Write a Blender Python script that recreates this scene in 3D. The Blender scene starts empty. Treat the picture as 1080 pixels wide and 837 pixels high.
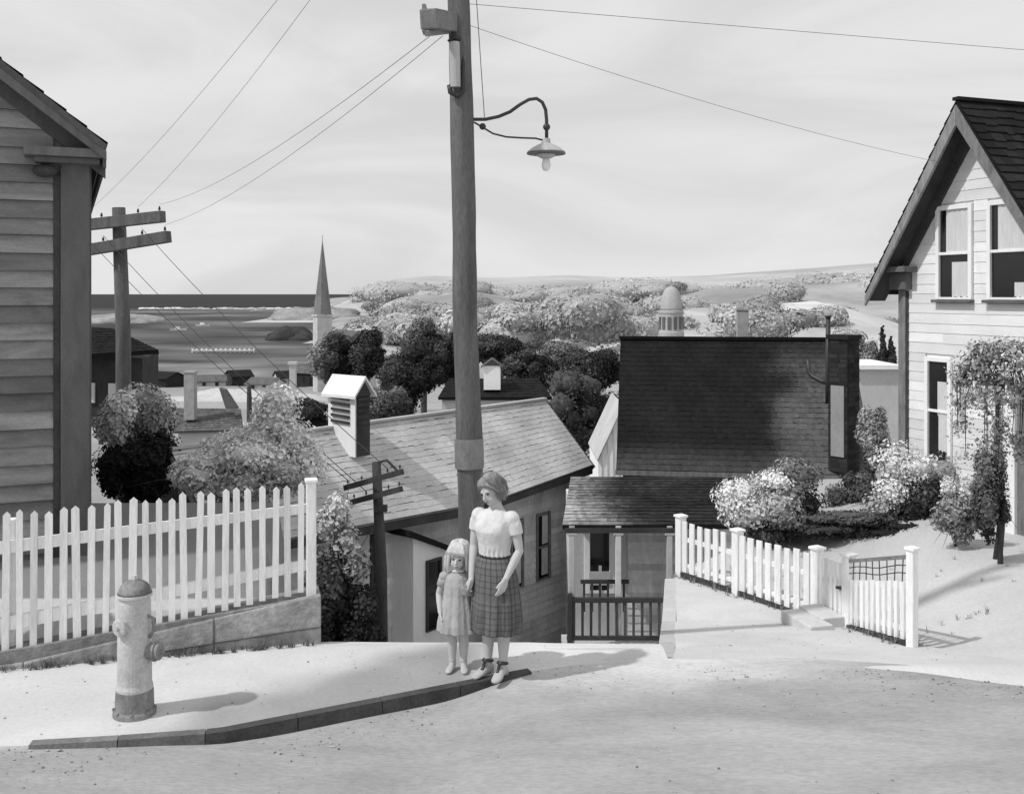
import bpy, math, random
import numpy as np
from mathutils import Vector, Matrix, Euler, noise as mn

random.seed(7)
RNG = np.random.default_rng(7)
scene = bpy.context.scene
COL = scene.collection
CAMZ, F = 3.03, 1080.0


def P(px, py, Y):
    """a point of the photograph pushed out to depth Y"""
    return Vector(((px - 540) / F * Y, Y, CAMZ - (py - 310) / F * Y))


def sm(a, b, x):
    t = min(1.0, max(0.0, (x - a) / (b - a)))
    return t * t * (3 - 2 * t)


# ------------------------------------------------------------------ materials
def mat(name, v, var=.22, sc=1.5, fine=.12, fsc=30.0, rough=.9, bump=.25, spec=.15, stretch=(1, 1, 1), bdist=.01, tone=True):
    m = bpy.data.materials.new(name)
    m.use_nodes = True
    nt = m.node_tree
    N, L = nt.nodes, nt.links
    bs = N['Principled BSDF']
    bs.inputs['Roughness'].default_value = rough
    bs.inputs['Specular IOR Level'].default_value = spec
    tc = N.new('ShaderNodeTexCoord')
    mp = N.new('ShaderNodeMapping')
    mp.inputs['Scale'].default_value = stretch
    L.new(tc.outputs['Object'], mp.inputs['Vector'])

    def noise(scale, det, dist, lo, hi):
        n = N.new('ShaderNodeTexNoise')
        n.inputs['Scale'].default_value = scale
        n.inputs['Detail'].default_value = det
        n.inputs['Roughness'].default_value = .62
        n.inputs['Distortion'].default_value = dist
        L.new(mp.outputs['Vector'], n.inputs['Vector'])
        r = N.new('ShaderNodeMapRange')
        r.inputs['From Min'].default_value = .28
        r.inputs['From Max'].default_value = .72
        r.inputs['To Min'].default_value = lo
        r.inputs['To Max'].default_value = hi
        L.new(n.outputs['Fac'], r.inputs['Value'])
        return n, r.outputs['Result']
    n1, a = noise(sc, 7, .6, 1 - var, 1 + var)
    n2, b = noise(fsc, 5, 0, 1 - fine, 1 + fine)
    at = N.new('ShaderNodeAttribute')
    at.attribute_name = 'tone'

    def mul(x, y):
        q = N.new('ShaderNodeMath')
        q.operation = 'MULTIPLY'
        L.new(x, q.inputs[0])
        if isinstance(y, float):
            q.inputs[1].default_value = y
        else:
            L.new(y, q.inputs[1])
        return q.outputs[0]
    c = mul(mul(mul(a, b), at.outputs['Fac']) if tone else mul(a, b), float(v))
    q = N.new('ShaderNodeMath')
    q.operation = 'MINIMUM'
    q.inputs[1].default_value = .9
    L.new(c, q.inputs[0])
    L.new(q.outputs[0], bs.inputs['Base Color'])
    if bump:
        bp = N.new('ShaderNodeBump')
        bp.inputs['Strength'].default_value = bump
        bp.inputs['Distance'].default_value = bdist
        L.new(n2.outputs['Fac'], bp.inputs['Height'])
        L.new(bp.outputs['Normal'], bs.inputs['Normal'])
    return m


M = {}
M['siding_dark'] = mat('weathered_siding', .235, .42, 1.2, .16, 30, stretch=(1, 1, 4))
M['trim_grey'] = mat('grey_trim_paint', .13, .25, 2, .14, 40, stretch=(3, 3, .7))
M['trim_dark'] = mat('dark_trim_paint', .06, .3, 2, .2, 40)
M['siding_pale'] = mat('pale_siding', .74, .09, 1.2, .06, 30, stretch=(1, 1, 3))
M['white'] = mat('white_paint', .84, .06, 2.5, .05, 40, stretch=(2, 2, .6))
M['fence_white'] = mat('fence_whitewash', .86, .13, 3.2, .12, 22, stretch=(3, 3, .45))
M['roof_dark'] = mat('dark_shingle', .016, .3, .5, .3, 14, bump=.5)
M['roof_grey'] = mat('grey_shingle', .50, .2, .45, .12, 16, bump=.4)
M['roof_mid'] = mat('mid_shingle', .12, .35, .8, .2, 16)
M['roof_ell'] = mat('mottled_shingle', .075, .75, .55, .25, 14, bump=.4)
M['wall_mid'] = mat('stained_wall', .62, .42, .7, .16, 14, stretch=(1, 1, .45))
M['wall_dark'] = mat('dark_wall', .04, .4, .8, .2, 14)
M['wall_pale'] = mat('pale_wall_or_sun', .5, .15, .8, .1, 14)
M['stone'] = mat('field_stone', .30, .4, 2.4, .25, 14, bump=1.0, bdist=.03)
M['granite'] = mat('dark_kerb_granite', .075, .35, 3, .25, 45, bump=.5)
M['road'] = mat('dusty_road', .37, .2, 1.1, .16, 34, bump=.7, bdist=.012, stretch=(.45, 1.5, 1))
M['sidewalk'] = mat('worn_sidewalk', .57, .12, .9, .07, 26, bump=.4)
M['drive'] = mat('pale_gravel', .55, .08, .9, .08, 30, bump=.5, bdist=.012)
M['ground'] = mat('earth', .53, .14, .35, .1, 24, bump=.5, bdist=.02)
M['pole'] = mat('creosote_pole', .13, .4, 2.2, .3, 40, bump=.8, stretch=(3, 3, .35))
M['pole_far'] = mat('weathered_pole', .07, .35, 2, .25, 25, stretch=(2, 2, .4))
M['pole_grey'] = mat('grey_pole', .12, .35, 2, .25, 25, stretch=(2, 2, .4))
M['wood_mid'] = mat('grey_timber', .2, .35, 4, .25, 50, stretch=(3, 1, 1))
M['metal_dark'] = mat('dark_iron', .035, .3, 8, .2, 60, rough=.5, spec=.4, bump=.15)
M['metal_mid'] = mat('grey_iron', .2, .3, 6, .2, 60, rough=.5, spec=.4, bump=.1)
M['enamel'] = mat('enamel', .42, .1, 6, .05, 60, rough=.35, spec=.4, bump=0)
M['bulb'] = mat('opal_glass', .8, .03, 6, .02, 60, rough=.2, spec=.5, bump=0)
M['hydrant'] = mat('worn_hydrant_paint', .52, .22, 4, .16, 45, rough=.7, bump=.4)
M['hydrant_dark'] = mat('dark_hydrant_paint', .23, .5, 5, .2, 45, rough=.7, bump=.4)
M['wire'] = mat('wire', .06, .1, 2, .05, 20, bump=0)
M['glass_dark'] = mat('dark_window', .012, .3, 2, .1, 10, rough=.12, spec=.5, bump=0)
M['curtain'] = mat('curtain', .62, .12, 5, .08, 40, stretch=(6, 6, .6))
M['leaf'] = mat('leaves', 1.0, .14, 1.3, .12, 20, rough=.75, bump=0)
M['bark'] = mat('bark', .06, .35, 5, .3, 40, bump=.6, stretch=(2, 2, .5))
M['skin'] = mat('skin', .5, .06, 8, .04, 60, rough=.6, bump=.05, spec=.3, tone=False)
M['skin_child'] = mat('skin_child', .5, .06, 8, .04, 60, rough=.6, bump=.05, spec=.3, tone=False)
M['hair'] = mat('hair', .24, .5, 14, .3, 90, rough=.6, bump=.5, stretch=(2, 2, .6), spec=.3, tone=False)
M['hair_fair'] = mat('fair_hair', .58, .22, 14, .2, 90, rough=.6, bump=.5, stretch=(2, 2, .6), spec=.3, tone=False)
M['blouse'] = mat('blouse', .66, .07, 7, .05, 19, rough=.9, bump=.8, bdist=.022, stretch=(1, 1, .55), tone=False)
M['skirt'] = mat('plaid_skirt', .14, .2, 6, .14, 22, bump=.6, bdist=.02, stretch=(1, 1, .4))
M['dress'] = mat('child_dress', .40, .18, 7, .12, 26, bump=.7, bdist=.018, stretch=(1, 1, .5))
M['leather'] = mat('dark_leather', .03, .2, 8, .1, 60, rough=.4, spec=.4, bump=.05)
M['shoe_pale'] = mat('pale_shoe', .45, .15, 8, .1, 60, rough=.6, bump=.05, tone=False)
M['eye'] = mat('eye', .02, .1, 8, 0, 60, rough=.2, spec=.5, bump=0)
M['lip'] = mat('lip', .2, .1, 8, 0, 60, rough=.5, bump=0)
M['hill_far'] = mat('far_hill', .42, .3, .006, .08, .06, bump=0, stretch=(1, 1, 2.5))  # hill colours kept pale: distance haze painted into the base colour
M['hill_band'] = mat('middle_hill', .32, .36, .010, .1, .08, bump=0, stretch=(1, 1, 2.5))
M['hill_near'] = mat('near_hill', .50, .34, .016, .08, .1, bump=0, stretch=(1, 1, 2))
M['rock'] = mat('shore_rock', .3, .4, .06, .25, .5, bump=.4, bdist=.5)
M['rock_dark'] = mat('dark_islet', .05, .3, .06, .25, .5, bump=.4, bdist=.5)
M['brick_pale'] = mat('pale_brick', .35, .25, 3, .2, 30)
M['brick_dark'] = mat('dark_brick', .03, .4, 3, .2, 30)
M['dome'] = mat('tower_stone', .4, .2, .3, .1, 3)
M['spire'] = mat('slate_spire', .2, .3, .3, .15, 3)
M['boat'] = mat('boat_paint', .8, .05, 1, .03, 8, bump=0)


def water(name, v, rough):
    m = mat(name, v, .5, .014, .22, .12, rough=rough, spec=.12, bump=.0, stretch=(.35, 1, 1))
    return m


M['harbour'] = water('harbour_water', .11, .6)
M['sea'] = water('deep_sea', .024, .8)

# ------------------------------------------------------------------ objects
XF = {}


def tag(o, label=None, cat=None, group=None, kind=None):
    if label:
        o['label'] = label
    if cat:
        o['category'] = cat
    if group:
        o['group'] = group
    if kind:
        o['kind'] = kind
    return o


def thing(name, label, cat, loc=(0, 0, 0), rz=0.0, group=None):
    o = bpy.data.objects.new(name, None)
    COL.objects.link(o)
    o.empty_display_size = .2
    o.location = loc
    o.rotation_euler = (0, 0, rz)
    XF[o.name] = (Matrix.Translation(Vector(loc)) @ Matrix.Rotation(rz, 4, 'Z')).inverted()
    return tag(o, label, cat, group)


class MB:
    def __init__(s):
        s.v, s.f, s.t = [], [], []

    def add(s, vs, fs, tone=1.0):
        k = len(s.v)
        s.v += [tuple(p) for p in vs]
        if not isinstance(tone, (list, tuple)):
            tone = [tone] * len(fs)
        for f, t in zip(fs, tone):
            s.f.append(tuple(i + k for i in f))
            s.t.append(t)

    def hexa(s, c, tone=1.0):
        s.add(c, [(0, 3, 2, 1), (4, 5, 6, 7), (0, 1, 5, 4), (1, 2, 6, 5), (2, 3, 7, 6), (3, 0, 4, 7)], tone)

    def box(s, c, d, rz=0.0, tone=1.0, tilt=None):
        R = Matrix.Rotation(rz, 3, 'Z')
        if tilt:
            R = R @ tilt
        c = Vector(c)
        h = Vector(d) / 2
        s.hexa([c + R @ Vector((a * h.x, b * h.y, e * h.z)) for e in (-1, 1) for a, b in ((-1, -1), (1, -1), (1, 1), (-1, 1))], tone)

    def wb(s, W, u0, u1, z0, z1, d0, d1, tone=1.0):
        """box on a wall frame W=(origin, along, outward)"""
        O, U, Nn = W

        def q(u, d, z):
            p = O + U * u + Nn * d
            return (p.x, p.y, z)
        s.hexa([q(u0, d1, z0), q(u1, d1, z0), q(u1, d0, z0), q(u0, d0, z0), q(u0, d1, z1), q(u1, d1, z1), q(u1, d0, z1), q(u0, d0, z1)], tone)

    def bar(s, a, b, w, h=None, up=(0, 0, 1), tone=1.0):
        h = h or w
        a, b, up = Vector(a), Vector(b), Vector(up)
        d = (b - a).normalized()
        if abs(d.dot(up)) > .98:
            up = Vector((0, 1, 0))
        x = d.cross(up).normalized() * w / 2
        y = x.cross(d).normalized() * h / 2
        s.hexa([a - x - y, a + x - y, a + x + y, a - x + y, b - x - y, b + x - y, b + x + y, b - x + y], tone)

    def prism(s, poly, ext, tone=1.0):
        n = len(poly)
        e = Vector(ext)
        vs = [Vector(p) for p in poly] + [Vector(p) + e for p in poly]
        fs = [tuple(range(n)), tuple(range(2 * n - 1, n - 1, -1))]
        fs += [(i, i + n, (i + 1) % n + n, (i + 1) % n) for i in range(n)]
        s.add(vs, fs, tone)

    def tube(s, pts, rad, n=10, ref=(0, 1, 0), tone=1.0, wob=0.0):
        pts = [Vector(p) for p in pts]
        k = len(pts)
        if not isinstance(rad, (list, tuple)):
            rad = [rad] * k
        vs, fs = [], []
        ref = Vector(ref)
        px = None
        for i, p in enumerate(pts):
            d = (pts[min(i + 1, k - 1)] - pts[max(i - 1, 0)]).normalized()
            if px is None:
                x = ref.cross(d)
                if x.length < .05:
                    x = Vector((1, 0, 0)).cross(d)
                    if x.length < .05:
                        x = Vector((0, 0, 1)).cross(d)
            else:
                x = px - d * px.dot(d)
            x.normalize()
            px = x
            y = d.cross(x)
            r = rad[i]
            ra, rb = r if isinstance(r, (list, tuple)) else (r, r)
            for j in range(n):
                a = 2 * math.pi * j / n
                w = 1 + (wob * mn.noise(Vector((p.x * 3 + math.cos(a) * 2, p.y + math.sin(a) * 2, p.z * 2.1))) if wob else 0)
                vs.append(p + x * math.cos(a) * ra * w + y * math.sin(a) * rb * w)
        for i in range(k - 1):
            for j in range(n):
                fs.append((i * n + j, i * n + (j + 1) % n, (i + 1) * n + (j + 1) % n, (i + 1) * n + j))
        fs.append(tuple(range(n - 1, -1, -1)))
        fs.append(tuple(range((k - 1) * n, k * n)))
        s.add(vs, fs, tone)

    def lathe(s, prof, c=(0, 0, 0), n=24, tone=1.0, axis=None):
        """prof: (radius, height) from bottom up; axis: 3x3 matrix"""
        c = Vector(c)
        A = axis or Matrix.Identity(3)
        vs, fs = [], []
        for r, z in prof:
            for j in range(n):
                a = 2 * math.pi * j / n
                vs.append(c + A @ Vector((r * math.cos(a), r * math.sin(a), z)))
        for i in range(len(prof) - 1):
            for j in range(n):
                fs.append((i * n + j, i * n + (j + 1) % n, (i + 1) * n + (j + 1) % n, (i + 1) * n + j))
        fs.append(tuple(range(n - 1, -1, -1)))
        fs.append(tuple(range((len(prof) - 1) * n, len(prof) * n)))
        s.add(vs, fs, tone)

    def ell(s, c, r, R=None, nu=16, nv=10, tone=1.0):
        c = Vector(c)
        R = R or Matrix.Identity(3)
        vs, fs = [], []
        for i in range(1, nv):
            t = math.pi * i / nv
            for j in range(nu):
                a = 2 * math.pi * j / nu
                vs.append(c + R @ Vector((r[0] * math.sin(t) * math.cos(a), r[1] * math.sin(t) * math.sin(a), -r[2] * math.cos(t))))
        for i in range(nv - 2):
            for j in range(nu):
                fs.append((i * nu + j, i * nu + (j + 1) % nu, (i + 1) * nu + (j + 1) % nu, (i + 1) * nu + j))
        b = len(vs)
        vs += [c + R @ Vector((0, 0, -r[2])), c + R @ Vector((0, 0, r[2]))]
        for j in range(nu):
            fs.append((b, (j + 1) % nu, j))
            fs.append((b + 1, (nv - 2) * nu + j, (nv - 2) * nu + (j + 1) % nu))
        s.add(vs, fs, tone)

    def xform(s, Mx):
        s.v = [tuple(Mx @ Vector(p)) for p in s.v]
        return s

    def build(s, name, material, parent=None, smooth=False, bevel=0.0, world=False, root=None, label=None):
        me = bpy.data.meshes.new(name)
        vs = s.v
        if world and (root or parent):
            X = XF[(root or parent).name]
            vs = [tuple(X @ Vector(p)) for p in vs]
        me.from_pydata(vs, [], s.f)
        at = me.attributes.new('tone', 'FLOAT', 'FACE')
        at.data.foreach_set('value', np.array(s.t, dtype=np.float32))
        if smooth:
            me.polygons.foreach_set('use_smooth', np.ones(len(s.f), dtype=bool))
        me.materials.append(material)
        me.update()
        o = bpy.data.objects.new(name, me)
        COL.objects.link(o)
        if parent:
            o.parent = parent
        if bevel:
            b = o.modifiers.new('bevel', 'BEVEL')
            b.width = bevel
            b.segments = 2
            b.limit_method = 'ANGLE'
        if label:
            o['label'] = label
        return o


def grid_object(name, X, Y, Z, tone, material, smooth=True):
    ny, nx = X.shape
    me = bpy.data.meshes.new(name)
    co = np.stack([X, Y, Z], -1).reshape(-1, 3)
    idx = np.arange(ny * nx).reshape(ny, nx)
    q = np.stack([idx[:-1, :-1], idx[:-1, 1:], idx[1:, 1:], idx[1:, :-1]], -1).reshape(-1, 4)
    me.from_pydata(co.tolist(), [], q.tolist())
    at = me.attributes.new('tone', 'FLOAT', 'POINT')
    at.data.foreach_set('value', np.asarray(tone, dtype=np.float32).reshape(-1))
    if smooth:
        me.polygons.foreach_set('use_smooth', np.ones(len(q), dtype=bool))
    me.materials.append(material)
    o = bpy.data.objects.new(name, me)
    COL.objects.link(o)
    o['kind'] = 'structure'
    return o


def nz(x, y, s=1.0, seed=0.0):
    return mn.noise(Vector((x * s + seed, y * s - seed, seed * .37)))


# ------------------------------------------------------------------ ground
SEA = -22.0


def ipl(y, xs, ys):
    return float(np.interp(y, xs, ys))


def road_edge(x):
    return ipl(x, [-12, -3.93, -3.44, -2.72, -2.04, -.99, .11, .5, .95, 1.5, 2.5, 3.22, 3.99, 4.67, 12],
               [6.3, 6.85, 6.89, 6.99, 7.11, 7.66, 8.24, 8.38, 8.42, 8.40, 8.43, 8.28, 7.98, 7.65, 4.4])


def xr(y):
    return ipl(y, [8.4, 14.5, 16.2, 20, 24, 40], [1.30, 2.30, 3.6, 5.6, 8.0, 14])


def h_right(x, y):
    z = ipl(y, [8.3, 9.9, 11.3, 11.9, 14.3, 17, 21, 26, 34, 60], [0, -.39, -.65, -.77, -.92, -.8, -1.0, -4, -6, -9])
    return z + .5 * sm(4.0, 6.5, x) * sm(8.3, 11, y) * (1 - sm(18, 24, y))


def h_centre(x, y):
    return ipl(y, [8.75, 9.0, 9.4, 10, 22, 34, 60, 270], [0, -.03, -.16, -.5, -5.4, -6.2, -9, -21])


def h_left(x, y):
    return ipl(y, [8.9, 14, 20, 34, 60, 270], [.3, .2, -2.5, -6.2, -9, -21])


def ground_h(x, y):
    if y > 60:
        base = ipl(y, [60, 270, 400, 4000], [-9, -20.5, -20.0, -12.0])
        shore = x / y + .185 + .02 * nz(y * .004, 3)
        wet = sm(250, 285, y) * (1 - sm(-.02, .02, shore))
        return base * (1 - wet) + (-30) * wet + .8 * nz(x * .02, y * .02) * (1 - wet)
    # the near ground: road shelf, terrace on the left, dropping street in the middle, yards on the right
    el = min(-1.80, -.205 * y)
    ff = 9.0 + (x + 1.735) * .265 + .12        # just behind the left fence
    if y < 8.7:
        if x > 1.2:
            return -.04 if y < 8.3 else min(-.03, h_right(x, y) - .006)
        if x > el or y < ff:
            return -.2 if y < 8.3 else -.03
    if x < el and y < ff:
        return -.03
    a, b, c = h_left(x, y), h_centre(x, y), h_right(x, y)
    wl = sm(el - .34, el - .04, x)
    wr = sm(xr(y) - .22, xr(y) - .02, x)
    z = a * (1 - wl) + b * wl
    z = z * (1 - wr) + c * wr
    return z - .02 * sm(8.7, 9.2, y) + .03 * nz(x * .7, y * .7) * sm(10, 13, y)


def lines(*seg):
    out = []
    for a, b, st in seg:
        out += list(np.arange(a, b, st))
    return np.array(out + [seg[-1][1]])


gx = np.unique(np.round(np.concatenate([-np.geomspace(9, 6000, 46), lines((-9, -2.4, .3), (-2.4, 3.2, .1), (3.2, 9, .25)), np.geomspace(9.2, 6000, 46)]), 3))
gy = np.unique(np.round(np.concatenate([[-60, -25, -10, 0], lines((2, 8.2, .4), (8.2, 10.5, .08), (10.5, 26, .25), (26, 60, 1.0)), np.geomspace(61, 5000, 90)]), 3))
GX, GY = np.meshgrid(gx, gy)
GZ = np.zeros_like(GX)
GT = np.zeros_like(GX)
for i in range(GX.shape[0]):
    for j in range(GX.shape[1]):
        x, y = GX[i, j], GY[i, j]
        GZ[i, j] = ground_h(x, y)
        t = 1.0
        if y > 9.3:
            right = sm(xr(y) - .2, xr(y) + .1, x)
            t = (1 - right) * (.8 if x > -.2 * y else .42) + right * (1.0 - .25 * sm(14, 18, y))
        if y > 30:
            t = .55 + .35 * nz(x * .03, y * .03)
        if y > 150:
            t = .62 + .4 * nz(x * .012, y * .012)
        GT[i, j] = t
grid_object('ground', GX, GY, GZ, GT, M['ground'])

# road sheet, its far edge follows the kerb
rx = np.unique(np.round(np.concatenate([lines((-12, -4.6, .25), (-4.6, 5.0, .06), (5.0, 12, .25))]), 3))
rv = np.append(np.linspace(0, 1, 70), 1.02)
RX = np.zeros((len(rv), len(rx)))
RY, RZ, RT = RX.copy(), RX.copy(), RX.copy()
for j, x in enumerate(rx):
    ye = road_edge(x)
    S = sm(-3.4, -1.5, x) * (1 - sm(-.6, .2, x))
    for i, v in enumerate(rv):
        y = 1.5 + (ye - 1.5) * v
        RX[i, j], RY[i, j] = x, y
        RZ[i, j] = -.08 * S * sm(ye - 3.2, ye - .8, y) - .012 + .010 * nz(x, y, 1.3, 4)
        e = ye - y
        n = nz(x, y, 1.6, 9) * .5 + nz(x, y, 4.5, 2) * .25
        # pale dusty apron in front of the lane mouth and a pale worn gutter
        ap = sm(-.6, .35, x) * (1 - sm(2.3, 3.6, x)) * (1 - sm(.15, .75, e + n * .45 + .12 * abs(x - 1.2)))
        gut = (1 - sm(.02, .13, e + n * .1)) * sm(-2.3, -1.8, x) * (1 - sm(.1, .5, x)) * .8
        dk = -.16 * (1 - sm(.05, .55, e + n * .35)) * sm(2.0, 2.8, x)
        left = .3 * (1 - sm(.0, .12, e + n * .12)) * (1 - sm(-3.2, -2.4, x))
        n2_ = nz(x, y, 2.2, 14)
        rut = sum(math.exp(-((e - c_ - .12 * nz(x, 0, .5, 3)) / .1) ** 2) for c_ in (.95, 2.25)) * (.5 + n2_)
        RT[i, j] = .96 - .09 * rut + .13 * n + max(ap * .52, gut * .55, left) + dk + .06 * sm(1.0, 2.6, e)
grid_object('road', RX, RY, RZ, RT, M['road'])

# sidewalk behind the kerb on the left, up to the brow of the hill
sx_ = np.unique(np.round(lines((-12, -4.6, .25), (-4.6, 1.3, .06)), 3))
sv = np.linspace(0, 1, 46)
SX = np.zeros((len(sv), len(sx_)))
SY, SZ, ST = SX.copy(), SX.copy(), SX.copy()
for j, x in enumerate(sx_):
    ye = road_edge(x)
    far = ipl(x, [-12, -4.3, -1.75, -1.6, 1.3], [7.2, 8.4, 9.0, 9.02, 8.98])
    for i, v in enumerate(sv):
        y = ye - .05 + (far - ye + .05) * v
        SX[i, j], SY[i, j] = x, y
        SZ[i, j] = .006 * nz(x, y, 1.2, 3) + (-.03 * sm(8.8, 9.02, y) if x > -1.75 else 0) - .006 * sm(0.1, .4, x) - .06 * (1 - sm(-.05, .03, y - ye))
        n = nz(x, y, 1.5, 5) * .5 + nz(x, y, 4, 6) * .25
        # grey worn wedge between the kerb and the brow
        d1 = y - (7.55 + .36 * (x + 2.2))
        w = sm(-2.7, -2.2, x + n * .4) * (1 - sm(-.45, -.12, x + n * .3)) * (1 - sm(.35, .95, (y - ye) - .28 * (x + 1.8) + n * .35))
        ST[i, j] = 1.04 + .06 * n - .46 * max(0, min(1, w)) + .06 * sm(-.3, .1, x)
grid_object('sidewalk', SX, SY, SZ, ST, M['sidewalk'])

# kerb: a dark granite edging that runs down to nothing at both ends
kb = MB()
kx = np.linspace(-3.25, .14, 7)
for a, b in zip(kx[:-1], kx[1:]):
    def kp(x):
        y = road_edge(x)
        t = Vector((1, (road_edge(x + .05) - road_edge(x - .05)) / .1, 0)).normalized()
        return Vector((x, y, 0)), Vector((t.y, -t.x, 0))
    (p, n), (q, m_) = kp(a + .003), kp(b - .003)
    w0 = .062
    w1 = .062
    zt0, zt1 = .008, .008
    for kk in range(5):
        aa, bb = a + (b - a) * kk / 5, a + (b - a) * (kk + 1) / 5
        (p, n), (q, m_) = kp(aa + (.003 if kk == 0 else 0)), kp(bb - (.003 if kk == 4 else 0))
        kb.hexa([p + n * w0 + Vector((0, 0, -.2)), q + m_ * w1 + Vector((0, 0, -.2)), q - m_ * .03 + Vector((0, 0, -.2)), p - n * .03 + Vector((0, 0, -.2)),
             p + n * w0 * .9 + Vector((0, 0, zt0)), q + m_ * w1 * .9 + Vector((0, 0, zt1)), q - m_ * .03 + Vector((0, 0, zt1)), p - n * .03 + Vector((0, 0, zt0))],
            random.uniform(.95, 1.05) + 1.8 * (1 - sm(-3.3, -2.0, a)))
o = kb.build('kerb', M['granite'])
o['kind'] = 'structure'


# driveway on the right between the drop and the fence
def fence_x(y):
    return ipl(y, [8.3, 9.9, 11.3, 11.9, 13.2, 14.3, 15], [4.3, 3.95, 3.75, 3.6, 2.95, 2.4, 2.35])


dv = np.linspace(8.2, 14.4, 90)
du = np.linspace(0, 1, 40)
DX = np.zeros((len(dv), len(du)))
DY, DZ, DT = DX.copy(), DX.copy(), DX.copy()
for i, y in enumerate(dv):
    a, b = xr(y) + .02, fence_x(y) + .1
    for j, u in enumerate(du):
        x = a + (max(b, a + .05) - a) * u
        yy = y + (road_edge(x) - 8.4) * (1 - sm(8.3, 8.9, y))
        DX[i, j], DY[i, j] = x, yy
        DZ[i, j] = min(h_right(x, yy), .0) + .012 - .06 * (1 - sm(-.12, .06, yy - road_edge(x)))
        DT[i, j] = 1.03 + .1 * nz(x, yy, 1.1, 8) + .06 * nz(x, yy, 5, 1)
grid_object('driveway', DX, DY, DZ, DT, M['drive'])

# sea and harbour
hx_, hy_ = np.meshgrid(np.linspace(-2400, 60, 260), np.geomspace(180, 1750, 130))
ht = np.zeros_like(hx_)
for i in range(ht.shape[0]):
    for j in range(ht.shape[1]):
        u, v = hx_[i, j] / hy_[i, j] * 9, math.log(hy_[i, j]) * 9
        n = mn.fractal(Vector((u, v, 2.0)), 1.0, 2.1, 4)
        ht[i, j] = (1.35 - .75 * sm(300, 520, hy_[i, j]) + .25 * sm(900, 1500, hy_[i, j])) * (1 + 1.7 * n)
SH = grid_object('harbour', hx_, hy_, np.full(hx_.shape, SEA), np.clip(ht, .15, 3), M['harbour'])
xx, yy = np.meshgrid(np.linspace(-60000, 60000, 30), np.geomspace(1740, 90000, 30))
grid_object('sea', xx, yy, np.full((30, 30), SEA - .4), np.ones((30, 30)), M['sea'])


# ------------------------------------------------------------------ hills
def hill(name, top, y0, y1, ytop, base, m, amp, seed, tones=(1, 1)):
    pxs = np.linspace(top[0][0], top[-1][0], 150)
    vs = np.linspace(0, 1, 44)
    X = np.zeros((len(vs), len(pxs)))
    Y, Z, T = X.copy(), X.copy(), X.copy()
    tp = np.interp(pxs, [t[0] for t in top], [t[1] for t in top])
    for i, v in enumerate(vs):
        yy = y0 + (y1 - y0) * v
        k = (yy - y0) / (ytop - y0) if yy < ytop else 1 - .8 * (yy - ytop) / (y1 - ytop)
        k = max(0, k)
        for j, px in enumerate(pxs):
            zt = CAMZ - (tp[j] - 310) / F * ytop
            x = (px - 540) / F * ytop * (.6 + .4 * yy / ytop)
            ends = sm(pxs[0], pxs[0] + 40, px)
            n = nz(x, yy, 3.0 / (y1 - y0), seed) + .5 * nz(x, yy, 8.0 / (y1 - y0), seed + 3)
            s = k * k * (3 - 2 * k)
            X[i, j], Y[i, j] = x, yy
            Z[i, j] = base + (zt - base) * s * ends + amp * n * s * (1 - .75 * sm(.9, 1, k))
            T[i, j] = (tones[0] * (1 - k) + tones[1] * k) * (1 + .22 * n)
    return grid_object(name, X, Y, Z, T, m)


hill('hills', [(368, 311), (395, 303), (420, 294), (460, 291), (520, 293), (600, 291), (660, 293), (740, 291), (800, 287), (860, 283), (930, 277), (1010, 272), (1300, 268)],
     900, 2600, 1900, -22, M['hill_far'], 5, 1, (1.05, 1))
hill('hills', [(380, 322), (430, 312), (490, 306), (560, 316), (620, 310), (680, 322), (740, 306), (800, 299), (860, 300), (940, 294), (1040, 290), (1300, 288)],
     520, 1300, 900, -22, M['hill_band'], 4, 5, (1.25, .95))
hill('hills', [(370, 345), (420, 330), (470, 334), (540, 330), (600, 344), (650, 330), (700, 320), (760, 321), (800, 325), (870, 322), (920, 337), (960, 350), (1300, 350)],
     300, 700, 480, -22, M['hill_near'], 3, 9, (1, 1.02))


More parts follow.
